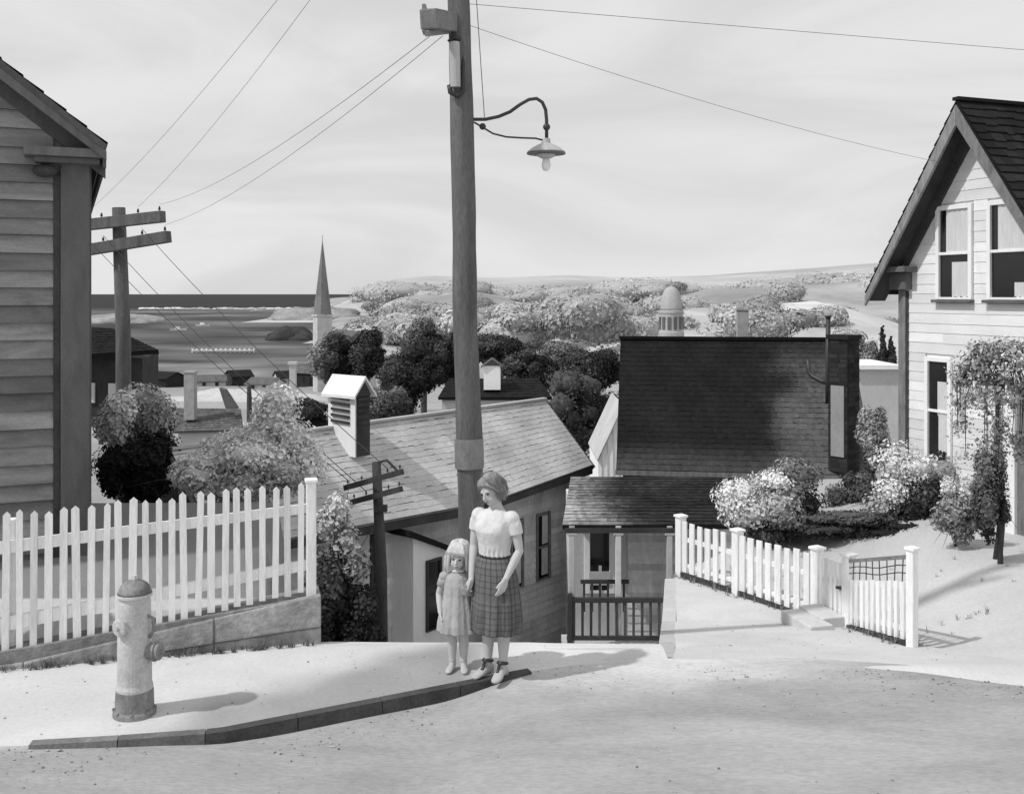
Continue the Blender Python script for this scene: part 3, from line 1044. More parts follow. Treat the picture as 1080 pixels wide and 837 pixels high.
for a, c, d, e in wm_w:
    window(hm, Wm, a, c, d, e, M['trim_dark'] if a < -7 else M['wood_mid'], [(.35, .95, .05, .48), (.4, .95, .54, 1)] if a > -7 else None, sill=False, fw=.06)
# pale gabled bay left of the child
b = MB()
Wb = (Cc + OUT * .3, UM, OUT)
b.prism([pm(-6.75, -6.5, .3), pm(-5.4, -6.5, .3), pm(-5.4, -2.35, .3), pm(-6.75, -1.75, .3)], OUT * -.58)
b.build('bay', M['white'], hm, world=True)
b = MB()
b.prism([pm(-6.95, -1.58, .42), pm(-5.2, -2.36, .42), pm(-5.2, -2.46, .42), pm(-6.95, -1.70, .42)], OUT * -.7)
b.build('bay_roof', M['roof_dark'], hm, world=True)
window(hm, Wb, -6.35, -6.0, -3.7, -2.35, M['trim_dark'], None, sill=False, fw=.05)
# cupola
cu0, cu1 = -10.15, -8.9
lo, hi = pm((cu0 + cu1) / 2, 0, -.95), None
cw, cl_ = .78, .62
cc = P(368, 440, 20.85)
zb, zt = cc.z - .75, CAMZ - 103 / F * 20.85
Uc, Nc = UM, OUT
b = MB()


def pc(a, o, z):
    p = Vector((cc.x, cc.y, 0)) + Uc * a + Nc * o
    return Vector((p.x, p.y, z))


hw, hd = .20, .40            # half size along the ridge and across it
rp = zt + .34
b.prism([pc(-hw, hd, zb), pc(hw, hd, zb), pc(hw, hd, zt), pc(-hw, hd, zt)], -Nc * 2 * hd)
cub = b.build('cupola', M['white'], hm, world=True)
b = MB()
for side in range(2):
    for k in range(5):
        z = zt - .12 - k * .12
        if side == 0:        # face towards the left
            b.bar(pc(-hw - .012, -hd * .72, z + .02), pc(-hw - .012, hd * .62, z), .05, .055)
        else:
            b.bar(pc(-hw * .75, hd + .012, z), pc(hw * .75, hd + .012, z), .05, .055)
b.prism([pc(-hw + .03, hd + .003, zb), pc(hw, hd + .003, zb), pc(hw, hd + .003, zt - .02), pc(-hw + .03, hd + .003, zt - .02)], Nc * .004)  # dark sheet painting shade over the cupola's right face
b.build('louvre_and_shade', M['trim_dark'], cub, world=True, root=hm)
b = MB()
ro = .10
for sg in (-1, 1):
    b.prism([pc(sg * (hw + ro), hd + ro, zt - .04), pc(sg * (hw + ro), -hd - ro, zt - .04), pc(0, -hd - ro, rp), pc(0, hd + ro, rp)], Vector((0, 0, -.06)), 1)
b.build('cupola_roof', M['white'], cub, world=True, root=hm)
b = MB()
b.prism([pc(-hw - .02, hd + .03, zt - .06), pc(hw + .02, hd + .03, zt - .06), pc(0, hd + .03, rp - .1)], -Nc * (2 * hd + .06))
b.build('cupola_gable', M['trim_dark'], cub, world=True, root=hm)

# ------------------------------------------------------------------ house with the great black roof
hb = thing('black_roofed_house', 'large house with a huge black roof and a brick chimney at its right end', 'house', (5.2, 25, -4.2), math.radians(-8))
UB = Vector((.990, -.139, 0))
W = frame(Vector((2.44, 24, 0)), UB)
OB = W[2]
LB = 5.85


def pb(u, z, back=0.0):
    return wp(W, u, z) - OB * back


b = MB()
b.prism([pb(.15, -6, .25), pb(LB - .15, -6, .25), pb(LB - .15, -1.2, .25), pb(.15, -1.2, .25)], -OB * 5.4)
for u in (.15, LB - .25):
    b.prism([pb(u, -1.25, .3), pb(u, -1.25, 5.6), pb(u, 1.7, 3.0)], UB * .1)
boards(b, (W[0] - OB * .24, UB, OB), -5.5, -1.25, .18, lambda z: .15, lambda z: LB - .15, .02, .2, 41)
b.build('wall', M['wall_dark'], hb, world=True)
b = MB()
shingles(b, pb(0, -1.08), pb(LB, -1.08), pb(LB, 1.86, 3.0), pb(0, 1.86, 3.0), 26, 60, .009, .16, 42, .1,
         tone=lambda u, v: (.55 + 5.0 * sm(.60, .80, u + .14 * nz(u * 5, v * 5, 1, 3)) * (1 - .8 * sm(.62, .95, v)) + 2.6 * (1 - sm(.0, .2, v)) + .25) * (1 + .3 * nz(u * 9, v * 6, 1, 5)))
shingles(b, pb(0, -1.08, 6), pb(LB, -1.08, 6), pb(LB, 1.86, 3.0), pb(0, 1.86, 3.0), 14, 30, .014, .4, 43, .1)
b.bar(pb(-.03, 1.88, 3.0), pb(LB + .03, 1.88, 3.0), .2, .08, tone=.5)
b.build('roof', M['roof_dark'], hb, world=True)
b = MB()
b.bar(pb(-.02, -1.15, .02), pb(LB + .02, -1.15, .02), .06, .12)
b.build('fascia', M['wood_mid'], hb, world=True)
# front chimney: brick shaft whose left side catches the sun
ck = MB()
cx = P(890, 480, 23.35)
zt, zb = CAMZ - 47 / F * 23.35, -1.0
ck.box((cx.x, cx.y, (zt + zb) / 2), (.46, .5, zt - zb), math.radians(38))
ck.box((cx.x, cx.y, zt + .04), (.54, .58, .1), math.radians(38), .8)
for k in range(28):
    z = zb + (zt - zb) * k / 28
    for side in range(4):
        R = Matrix.Rotation(math.radians(38) + side * math.pi / 2, 3, 'Z')
        hx = .23 if side % 2 == 0 else .25
        hy = .25 if side % 2 == 0 else .23
        for j in range(2):
            off = -hx + .01 + j * hx + (k % 2) * .05
            x0, x1 = off, min(hx, off + hx - .02)
            q = [R @ Vector((x, -hy - .006, zz)) + Vector((cx.x, cx.y, 0)) for x, zz in ((x0, z), (x1, z), (x1, z + .085), (x0, z + .085))]
            ck.add(q, [(0, 1, 2, 3)], random.uniform(.6, 1.5))
ck.build('chimney', M['brick_dark'], hb, world=True)
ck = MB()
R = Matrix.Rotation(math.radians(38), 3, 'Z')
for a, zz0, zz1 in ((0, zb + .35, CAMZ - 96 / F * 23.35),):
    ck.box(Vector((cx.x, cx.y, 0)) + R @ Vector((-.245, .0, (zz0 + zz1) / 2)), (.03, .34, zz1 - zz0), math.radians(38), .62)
ck.build('painted_sun_strip', M['wall_pale'], hb, world=True)  # pale strip added to paint sunlight on the chimney's left side
b = MB()
sp = P(873, 398, 23.6)
b.tube([sp - Vector((0, 0, .6)), sp, P(873.5, 333, 23.6)], .055, 12)
b.lathe([(.075, 0), (.075, .05)], P(873.5, 335, 23.6), 12)
b.build('stove_pipe', M['metal_dark'], hb, world=True, smooth=True)
b = MB()
b.tube([P(852.5, 379, 24.6), P(853, 392, 24.6), P(857, 397, 24.5), P(867, 402, 24.3), P(876, 404, 24.2)], .06, 10)
b.build('vent_pipe', M['metal_dark'], hb, world=True, smooth=True)
b = MB()
c2 = P(783, 342, 28.6)
b.box((c2.x, c2.y, c2.z - .15), (.31, .34, 1.3), math.radians(-8))
b.box((c2.x, c2.y, c2.z + .42), (.36, .39, .07), math.radians(-8))
b.lathe([(.1, 0), (.09, .12)], (c2.x, c2.y, c2.z + .45), 12)
b.build('chimney', M['brick_pale'], hb, world=True, bevel=.01, label='slim pale chimney behind the ridge')

# ------------------------------------------------------------------ porch cottage in front of it
hp = thing('porch_cottage', 'small low cottage with a railed front porch below the brow of the hill', 'house', (2.2, 21, -4.2), 0)
W = frame(Vector((0, 21.3, 0)), (1, 0, 0))
b = MB()
b.prism([(1.25, 21.312, -5.6), (4.9, 21.312, -5.6), (4.9, 21.312, -1.48), (1.25, 21.312, -1.48)], Vector((0, 2.4, 0)))
boards(b, W, -4.1, -1.5, .15, lambda z: 2.40, lambda z: 4.9, .02, .2, 51)
b.build('wall', M['wall_mid'], hp, world=True)
b = MB()
b.prism([(1.25, 21.295, -4.1), (2.385, 21.295, -4.1), (2.385, 21.295, -1.5), (1.25, 21.295, -1.5)], Vector((0, .014, 0)))
b.build('porch_panel', M['wall_pale'], hp, world=True)
b = MB()
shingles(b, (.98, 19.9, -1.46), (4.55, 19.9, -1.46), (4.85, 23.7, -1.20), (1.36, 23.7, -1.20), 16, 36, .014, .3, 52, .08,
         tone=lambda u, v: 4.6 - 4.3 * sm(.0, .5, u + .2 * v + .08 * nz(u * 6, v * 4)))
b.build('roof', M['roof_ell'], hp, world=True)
wq = window(hp, W, 1.62, 2.02, -3.12, -1.62, M['white'], None, sill=False, fw=.12, mid=False)
b = MB()
b.wb(W, 1.60, 2.04, -3.0, -2.72, .052, .075)
b.wb(W, 1.80, 1.86, -3.12, -2.6, .05, .066)
b.build('shutter', M['wall_pale'], wq, world=True, root=hp)
b = MB()
for px in (603, 652, 706):
    p = P(px, 560, 19.95)
    b.box((p.x, 19.95, -2.65), (.11, .11, 2.36), tone=1.3 if px == 652 else 1)
    b.box((p.x, 19.95, -1.62), (.2, .13, .07))
b.build('porch_post', M['wall_pale'], hp, world=True, bevel=.01)
b = MB()
b.box((2.15, 19.95, -1.56), (2.25, .13, .10))
b.build('porch_beam', M['trim_dark'], hp, world=True)
b = MB()
zr, zl2 = CAMZ - 322 / F * 19.85, CAMZ - 362 / F * 19.85
b.bar((1.06, 19.83, zr), (3.13, 19.83, zr), .09, .09)
b.bar((1.06, 19.83, zl2), (3.13, 19.83, zl2), .07, .08)
for i in range(12):
    x = 1.2 + i * .165
    b.box((x, 19.83, (zr + zl2) / 2), (.05, .045, zr - zl2), tone=random.uniform(.8, 2.2))
b.box((1.12, 19.83, zr - .45), (.1, .1, 1.15))
b.box((3.08, 19.83, zr - .45), (.1, .1, 1.15))
b.build('railing', M['trim_dark'], hp, world=True, bevel=.006)
b = MB()
zr = CAMZ - 303 / F * 20.6
b.bar((1.38, 20.6, zr), (2.35, 20.6, zr), .07, .07)
for i in range(6):
    b.box((1.45 + i * .16, 20.6, zr - .3), (.045, .045, .6), tone=random.uniform(.8, 2))
b.build('stair_rail', M['trim_dark'], hp, world=True)
b = MB()
b.box((2.1, 20.6, -4.12), (2.15, 1.5, .12), tone=1.0)
b.box((2.1, 19.86, -4.4), (2.1, .05, .5), tone=.4)
b.build('porch_floor', M['wall_pale'], hp, world=True)

# ------------------------------------------------------------------ lower town, left
low = thing('low_shed', 'long low shed with a dark roof and two stubby chimneys below the harbour', 'shed', (-21.0, 70, -10.5))
b = MB()
a, c = P(188, 455, 70), P(250, 455, 70)
b.prism([(a.x, 70, -12), (c.x, 70, -12), (c.x, 70, a.z), (a.x, 70, a.z)], Vector((0, 5, 0)))
b.build('wall', M['wall_pale'], low, world=True)
b = MB()
shingles(b, P(182, 455, 69.6), P(257, 453, 69.6), P(254, 431, 73), P(186, 430, 73), 10, 30, .03, .2, 61, .15)
b.build('roof', M['roof_mid'], low, world=True)
for px, py, w in ((201, 393, 11),):
    b = MB()
    t = P(px, py, 71)
    b.box((t.x, 71, t.z - 1.6), (w / F * 71, .7, 3.3))
    b.box((t.x, 71, t.z + .05), (w / F * 71 * 1.1, .8, .15))
    b.build('chimney', M['brick_pale'], low, world=True, bevel=.03)
b = MB()
b.prism([P(231, 409, 71), P(237, 411, 71), P(250, 431, 71), P(238, 431, 71)], Vector((0, .6, 0)))
b.build('stair_hood', M['roof_mid'], low, world=True)
b = MB()
t = P(263, 415, 110)
pole_s = thing('mooring_post', 'short dark post standing alone on the shore right of the low shed', 'post', (t.x, 110, ground_h(t.x, 110)))
b.tube([(t.x, 110, -14), P(263, 420, 110), P(262.5, 407, 110)], [.3, .28, .2], 8)
b.build('shaft', M['pole_far'], pole_s, world=True)
for i, (px, py, lab) in enumerate(((309, 385, 'thin pale post on the shore under the church'),)):
    t = P(px, py, 150)
    ps = thing('shore_post', lab, 'post', (t.x, 150, ground_h(t.x, 150)))
    b = MB()
    b.box((t.x, 150, t.z - 3), (.9, .9, 6.4))
    b.box((t.x, 150, t.z + .3), (1.3, 1.3, .4))
    b.build('shaft', M['wall_pale'], ps, world=True)

dh = thing('dark_roofed_house', 'very dark house roof between the weathered corner board and the harbour', 'house', (-18, 46, -9))
b = MB()
b.prism([P(60, 372, 47), P(150, 378, 46), P(150, 450, 46), P(60, 450, 47)], Vector((-1, 5, 0)))
b.build('wall', M['wall_dark'], dh, world=True)
b = MB()
shingles(b, P(56, 376, 45.4), P(167, 369, 45.4), P(118, 346, 48.5), P(40, 342, 48.5), 14, 30, .03, .4, 63, .2)
b.build('roof', M['roof_dark'], dh, world=True)
wv = frame(P(60, 400, 46.95), P(150, 400, 45.95) - P(60, 400, 46.95))
for u0, u1 in ((1.4, 2.0), (2.7, 3.2)):
    b = MB()
    b.wb(wv, u0, u1, -1.9, -1.0, .0, .06)
    b.build('window', M['wall_pale'], dh, world=True)

ch = thing('church', 'church with a tall slender pointed spire standing above the dark trees', 'church', (-41, 220, -21))
sxp = P(341, 350, 220)
A45 = math.radians(28)
b = MB()
b.box((sxp.x + 4, 229, -16), (7.5, 15, 14), A45)
b.build('nave', M['wall_pale'], ch, world=True)
b = MB()
R3 = Matrix.Rotation(A45, 3, 'Z')
c3 = Vector((sxp.x + 4, 229, -6))
for s in (-1, 1):
    b.prism([c3 + R3 @ Vector((s * 4.2, -8.8, -3)), c3 + R3 @ Vector((s * 4.2, 8.8, -3)), c3 + R3 @ Vector((0, 8.8, 1)), c3 + R3 @ Vector((0, -8.8, 1))], (0, 0, -.3))
b.build('roof', M['roof_mid'], ch, world=True)
b = MB()
b.box((sxp.x, 219, -11.7), (3.2, 3.2, 20), A45)
b.box((sxp.x, 219, CAMZ - 22.5 / F * 219), (3.7, 3.7, .4), A45)
tw = b.build('tower', M['wall_pale'], ch, world=True)
for a in (A45, A45 + math.pi / 2, A45 - math.pi / 2):
    b = MB()
    R = Matrix.Rotation(a, 3, 'Z')
    for zz in (-5.2,):
        q = Vector((sxp.x, 219, zz))
        b.hexa([q + R @ Vector((x, y, z)) for z in (0, 2.2) for x, y in ((-.45, -1.56), (.45, -1.56), (.45, -1.5), (-.45, -1.5))])
    b.build('belfry_opening', M['glass_dark'], tw, world=True, root=ch)
b = MB()
ztop = CAMZ + 56 / F * 219
zbot = CAMZ - 22 / F * 219
prof = [(2.0, 0), (1.85, 1.0), (1.0, (ztop - zbot) * .5), (.05, ztop - zbot)]
vs = []
b.lathe(prof, (sxp.x, 219, zbot), 8)
b.tube([(sxp.x, 219, ztop - .3), (sxp.x, 219, ztop + 1.2)], .06, 6)
b.build('spire', M['spire'], ch, world=True)

tw = thing('domed_tower', 'pale round domed tower rising behind the black roof', 'tower', (31, 205, -16))
c = P(708, 350, 205)
s = 205 / F
b = MB()
zz = lambda py: CAMZ - (py - 310) / F * 205
b.lathe([(13.5 * s, -14), (13.5 * s, zz(350)), (12.4 * s, zz(349)), (12.0 * s, zz(331)), (12.9 * s, zz(330)), (12.9 * s, zz(327.5)), (11.8 * s, zz(327))], (c.x, 205, 0), 24)
b.build('drum', M['dome'], tw, world=True)
b = MB()
b.lathe([(11.6 * s, zz(327))] + [(11.6 * s * math.cos(t) ** .8, zz(327) + 25 * s * math.sin(t)) for t in np.linspace(.1, 1.5, 9)] + [(.9 * s, zz(301.5))], (c.x, 205, 0), 24)
b.build('dome', M['dome'], tw, world=True, smooth=True)
b = MB()
b.lathe([(.35 * s, zz(302)), (.35 * s, zz(298)), (.9 * s, zz(297)), (.2 * s, zz(295.5)), (.1 * s, zz(292))], (c.x, 205, 0), 10)
b.build('finial', M['dome'], tw, world=True)
b = MB()
for k in range(12):
    a = k * math.pi / 6 + .2
    R = Matrix.Rotation(a, 3, 'Z')
    q = Vector((c.x, 205, zz(347)))
    b.hexa([q + R @ Vector((x, y, z)) for z in (0, 13 * s) for x, y in ((-1.7 * s, -12.9 * s), (1.7 * s, -12.9 * s), (1.7 * s, -11 * s), (-1.7 * s, -11 * s))])
b.build('opening', M['trim_grey'], tw, world=True)

ct = thing('roofed_cottage', 'dark roofed cottage with a small white dormer, right of the tall pole', 'cottage', (-1, 46, -8.5))
b = MB()
a, c = P(466, 422, 46), P(578, 422, 46)
b.prism([(a.x, 46, -9.5), (c.x, 46, -9.5), (c.x, 46, c.z), (a.x, 46, c.z)], (0, 4, 0))
b.build('wall', M['wall_pale'], ct, world=True)
b = MB()
shingles(b, P(462, 419, 45.7), P(582, 419, 45.7), P(568, 399, 48), P(474, 399, 48), 12, 30, .02, .3, 71, .12)
b.build('roof', M['roof_dark'], ct, world=True)
b = MB()
q = P(519, 392, 46.3)
b.box((q.x, 46.5, q.z - .25), (.75, .7, 1.1))
dmr = b.build('dormer', M['white'], ct, world=True)
b = MB()
for sgn in (-1, 1):
    b.prism([(q.x + sgn * .5, 46.05, q.z + .25), (q.x + sgn * .5, 47, q.z + .25), (q.x, 47, q.z + .62), (q.x, 46.05, q.z + .62)], (0, 0, -.07))
b.prism([(q.x - .38, 46.13, q.z + .28), (q.x + .38, 46.13, q.z + .28), (q.x, 46.13, q.z + .56)], (0, .8, 0))
b.build('dormer_roof', M['roof_mid'], dmr, world=True, root=ct)

ws = thing('white_shed', 'sliver of a tall white board shed beside the left end of the black roof', 'shed', (4.4, 36, -6))
b = MB()
ap, l, r_ = P(657, 428, 36), P(631, 486, 36), P(690, 482, 36)
b.prism([(l.x, 36, -7), (r_.x, 36, -7), r_, ap, l], (0, 4, 0))
for k in range(9):
    x = l.x + .12 + k * .2
    ztop = min(ap.z - .05, l.z + (x - l.x) / (ap.x - l.x) * (ap.z - l.z) - .06)
    b.box((x, 35.985, (ztop - 6) / 2), (.03, .03, ztop + 6), tone=.7)
b.build('wall', M['white'], ws, world=True)
b = MB()
for e in (l, r_):
    b.prism([ap + Vector((0, -.1, .02)), e + Vector(((e.x - ap.x) * .05, -.1, 0)), e + Vector(((e.x - ap.x) * .05, 4.1, 0)), ap + Vector((0, 4.1, .02))], (0, 0, .06))
b.build('roof', M['wall_pale'], ws, world=True)

gs = thing('pale_outbuilding', 'pale flat fronted outbuilding between the dark chimney and the gabled house', 'shed', (13, 38, -5))
b = MB()
b.prism([P(900, 389, 38), P(950, 389, 38), P(950, 500, 38), P(900, 500, 38)], (0, 3, 0))
b.build('wall', M['wall_pale'], gs, world=True)
b = MB()
b.prism([P(898, 385, 37.8), P(952, 385, 37.8), P(952, 389.5, 37.8), P(898, 389.5, 37.8)], (0, 3.4, 0))
b.build('roof', M['white'], gs, world=True)

# waterfront sheds
sheds = [(176, 398, 26, 'brick_dark', 'roof_dark', 'dark waterfront shed leftmost on the shore, beside the far pole'),
         (222, 401, 30, 'wall_pale', 'roof_mid', 'pale waterfront shed with grey roof behind the low shed'),
         (252, 396, 22, 'wall_dark', 'roof_dark', 'small black waterfront shed above the low shed'),
         (280, 404, 30, 'wall_mid', 'roof_mid', 'grey waterfront shed left of the pale shore post'),
         (300, 397, 18, 'wall_pale', 'roof_dark', 'small pale waterfront shed with black roof by the shore post'),
         (326, 392, 26, 'wall_dark', 'roof_mid', 'dark waterfront shed nearest the church tower')]
for i, (px, py, w_, wm_, rm_, lab) in enumerate(sheds):
    Y = 236 + 9 * (i % 3)
    s_ = Y / F
    c = P(px, py, Y)
    gz = min(ground_h(c.x, Y), c.z - 1.5)
    t = thing('waterfront_shed', lab, 'shed', (c.x, Y, gz), math.radians((-24, 18, 30, -12, 22, -30)[i]), 'sheds along the waterfront')
    hw_, hh, dp = w_ * s_ / 2, c.z - gz, 3.4
    rs = 5 * s_
    b = MB()
    b.prism([(-hw_, -dp, -1), (hw_, -dp, -1), (hw_, -dp, hh), (-hw_, -dp, hh)], (0, 2 * dp, 0))
    for e in (-1, 1):
        b.prism([(e * hw_, -dp, hh), (e * hw_, dp, hh), (e * hw_, 0, hh + rs)], (-e * .1, 0, 0))
    b.build('wall', M[wm_], t)
    b = MB()
    for e in (-1, 1):
        b.prism([(-hw_ - .3, e * (dp + .4), hh - .15), (hw_ + .3, e * (dp + .4), hh - .15), (hw_ + .3, 0, hh + rs + .1), (-hw_ - .3, 0, hh + rs + .1)], (0, 0, .18))
    b.build('roof', M[rm_], t)
    for k in (-.45, .4):
        b = MB()
        b.box((k * hw_, -dp - .02, hh * .55), (.8, .06, 1.1))
        b.build('window', M['glass_dark'], t)

# harbour life
pier = thing('pier', 'thin pale pier on posts far out across the harbour water', 'pier', (-120, 436, SEA))
b = MB()
a, c = P(203, 369.5, 436), P(268, 369.5, 436)
b.bar(a, c, 1.4, .35)
for k in range(14):
    p = a.lerp(c, k / 13)
    b.tube([(p.x, p.y, SEA - 1), (p.x, p.y, p.z + .9)], .35, 6)
b.build('deck', M['boat'], pier, world=True)
bw = thing('breakwater', 'long low pale breakwater in front of the dark sea', 'breakwater', (-520, 1700, SEA))
b = MB()
pts = [(P(px, 326.5, 1690)) for px in (150, 185, 225, 262, 300, 328)]
for i in range(60):
    t = i / 60 * 5
    k = int(t)
    p = pts[k].lerp(pts[k + 1], t - k)
    if random.random() < .8:
        b.ell((p.x, p.y, SEA + .5), (7, 5, random.uniform(1.2, 3.0)), nu=7, nv=5, tone=random.uniform(.8, 1.6))
b.build('boulder_bank', M['wall_pale'], bw, world=True)
for i, (px, Y, lab) in enumerate(((214, 800, 'small white boat in mid harbour right of the far pole'), (188, 700, 'small white boat nearest the far pole'), (271, 1500, 'tiny white boat farthest out near the breakwater'))):
    p = P(px, 340, Y)
    bt = thing('moored_boat', lab, 'boat', (p.x, Y, SEA), .3 * i, 'small boats moored in the harbour')
    L = 11 if i < 2 else 18
    b = MB()
    sec = []
    for t in np.linspace(-1, 1, 9):
        w = 1.5 * (1 - max(0, t) ** 2.2) * (1 - .25 * max(0, -t))
        sh = 1.1 + .5 * max(0, t) ** 2
        sec.append([(t * L / 2, -w, sh), (t * L / 2, -w * .8, 0), (t * L / 2, 0, -.4), (t * L / 2, w * .8, 0), (t * L / 2, w, sh)])
    vs = [p_ for s_ in sec for p_ in s_]
    fs = [(i_ * 5 + j, i_ * 5 + j + 1, i_ * 5 + j + 6, i_ * 5 + j + 5) for i_ in range(8) for j in range(4)]
    fs += [(i_ * 5, i_ * 5 + 5, i_ * 5 + 9, i_ * 5 + 4) for i_ in range(8)] + [(0, 4, 3, 2, 1)]
    b.add(vs, fs)
    b.build('hull', M['boat'], bt, smooth=False)
    b = MB()
    b.box((-.5, 0, 1.9), (3.2, 1.8, 1.5))
    b.build('cabin', M['boat'], bt, bevel=.1)
    b = MB()
    b.tube([(1.6, 0, 1), (1.6, 0, 7)], .08, 6)
    b.build('mast', M['wood_mid'], bt)


def rocky(name, c, r, m, seed):
    b = MB()
    b.ell(c, r, nu=40, nv=20)
    b.v = [tuple(Vector(c) + (Vector(v) - Vector(c)) * (1 + .3 * mn.fractal(Vector(v) / max(r) * 2.2 + Vector((seed, 0, 0)), 1, 2, 4))) for v in b.v]
    o = b.build(name, m, smooth=True)
    o['kind'] = 'structure'
    return o


c = P(307, 353, 560)
rocky('islet', (c.x, c.y, SEA - .5), (15, 13, 7), M['rock_dark'], 1)
c = P(318, 336, 1000)
rocky('headland', (c.x + 12, c.y, SEA), (46, 40, 11), M['rock'], 4)
c = P(92, 336, 900)
rocky('headland', (c.x - 10, c.y, SEA - 1), (70, 40, 9), M['rock'], 6)
c = P(235, 436, 175)
rocky('foreshore', (c.x, c.y, -16.5), (18, 9, 2.6), M['wall_pale'], 8)


# ------------------------------------------------------------------ left picket fence and its stone footing
lf = thing('picket_fence', 'tall white picket fence standing on the sloping stone footing on the left', 'fence', (-3, 8.7, .2))
FA, FB = Vector((-6.0, 7.87, 0)), Vector((-1.735, 9.0, 0))
fd = (FB - FA)
flen = fd.length
fd.normalize()
fn = Vector((fd.y, -fd.x, 0))


def fl(s):
    t = s / flen
    x = FA.x + (FB.x - FA.x) * t
    return FA + fd * s, np.interp(x, [-6, -4.2, -1.735], [-.02, .03, .43]), np.interp(x, [-6, -4.2, -1.735], [1.2, 1.25, 1.385])


def fl_pt(s, z, d=0.0):
    p, zb, zt = fl(s)
    return Vector((p.x + fn.x * d, p.y + fn.y * d, z))


b = MB()
r = random.Random(4)
s = .04
while s < flen - .12:
    w = .056 * r.uniform(.84, 1.16)
    _, zb, zt = fl(s)
    lean = r.gauss(0, .011)
    zt += r.gauss(0, .017)
    zb += r.uniform(.0, .02)
    zsh = zt - .028
    for d0, d1 in ((.012, .034),):
        q = []
        for d in (d0, d1):
            for (u, z) in ((-w / 2, zb), (w / 2, zb), (w / 2 + lean, zsh), (lean, zt), (-w / 2 + lean, zsh)):
                q.append(fl_pt(s + u, z, d))
        b.add(q, [(5, 6, 7, 8, 9), (4, 3, 2, 1, 0), (0, 1, 6, 5), (1, 2, 7, 6), (2, 3, 8, 7), (3, 4, 9, 8), (4, 0, 5, 9)], r.choice([1, 1, .96, .9, .82]) * r.uniform(.94, 1.03))
    s += .107 * r.uniform(.93, 1.07)
b.build('picket_panel', M['fence_white'], lf, world=True)
for a_, b_ in ((.72, .80), (.20, .29)):
    m = MB()
    ss = np.linspace(0, flen, 8)
    for s0, s1 in zip(ss[:-1], ss[1:]):
        def rz2(s, k):
            _, zb, zt = fl(s)
            return zb + (zt - zb) * k
        m.hexa([fl_pt(s0, rz2(s0, a_), .010), fl_pt(s1, rz2(s1, a_), .010), fl_pt(s1, rz2(s1, a_), -.035), fl_pt(s0, rz2(s0, a_), -.035),
                fl_pt(s0, rz2(s0, b_), .010), fl_pt(s1, rz2(s1, b_), .010), fl_pt(s1, rz2(s1, b_), -.035), fl_pt(s0, rz2(s0, b_), -.035)])
    m.build('rail', M['fence_white'], lf, world=True)
for s in (.2, 1.95, flen - .03):
    m = MB()
    p, zb, zt = fl(s)
    end = s > flen - .1
    m.box((p.x - fn.x * (.0 if end else .085), p.y - fn.y * (.0 if end else .085), (zb + zt) / 2 - .1), (.085, .085, zt - zb + (.20 if end else .05)), math.atan2(fd.y, fd.x))
    if end:
        m.box((p.x, p.y, zt + .012), (.11, .11, .03), math.atan2(fd.y, fd.x))
    m.build('post', M['fence_white'], lf, world=True, bevel=.008)

sw = thing('stone_footing', 'low sloping grey stone retaining wall under the left picket fence', 'wall', (-3, 8.6, 0))
b = MB()
r = random.Random(12)
s = 0
zb0 = -.3
front = .12


def wtop(s):
    return fl(s)[1] - .012


course = 0
s = 0.0
while s < flen + .02:
    L = r.uniform(.5, 1.15)
    e = min(flen + .05, s + L)
    if flen + .05 - e < .15:
        e = flen + .05
    t0, t1 = wtop(min(s, flen)), wtop(min(e, flen))
    hmid = (t0 + t1) / 2
    n = 1 if hmid < .22 else 2
    for k in range(n):
        f0, f1 = k / n, (k + 1) / n
        za0, za1 = -.14 + (t0 + .14) * f0, -.14 + (t1 + .14) * f0
        zc0, zc1 = -.14 + (t0 + .14) * f1 - .008, -.14 + (t1 + .14) * f1 - .008
        d = front + r.uniform(-.008, .008)
        off = .12 * k if s > 0 and e < flen else 0
        g = .0015
        b.hexa([fl_pt(s + g, za0, d), fl_pt(e - g, za1, d), fl_pt(e - g, za1, -.25), fl_pt(s + g, za0, -.25),
                fl_pt(s + g, zc0, d - .02), fl_pt(e - g, zc1, d - .02), fl_pt(e - g, zc1, -.25), fl_pt(s + g, zc0, -.25)], r.uniform(.9, 1.1))
    s = e
    if e >= flen + .05:
        break
b.build('stone_course', M['stone'], sw, world=True, bevel=.014)
b = MB()
b.hexa([fl_pt(0, -.2, front - .03), fl_pt(flen, -.2, front - .03), fl_pt(flen, -.2, -.2), fl_pt(0, -.2, -.2),
        fl_pt(0, wtop(0) - .03, front - .04), fl_pt(flen, wtop(flen) - .03, front - .04), fl_pt(flen, wtop(flen) - .03, -.2), fl_pt(0, wtop(0) - .03, -.2)], .7)
b.build('mortar_core', M['stone'], sw, world=True)

ew = thing('bank_wall', 'pale board edging along the drop beside the driveway and railed porch', 'wall', (1.8, 11, -1))
b = MB()
ys = list(np.arange(8.55, 14.6, .8))
for y0, y1 in zip(ys[:-1], ys[1:]):
    x0, x1 = xr(y0) - .13, xr(y1) - .13
    z0, z1 = h_right(x0, y0) + .012, h_right(x1, y1) + .012
    c0, c1 = h_centre(0, y0) - .5, h_centre(0, y1) - .5
    b.hexa([(x0, y0 + .004, c0), (x0 + .16, y0 + .004, c0), (x1 + .16, y1 - .004, c1), (x1, y1 - .004, c1),
            (x0, y0 + .004, z0), (x0 + .16, y0 + .004, z0), (x1 + .16, y1 - .004, z1), (x1, y1 - .004, z1)], random.uniform(.9, 1.1))
b.build('edging', M['wall_pale'], ew, world=True)

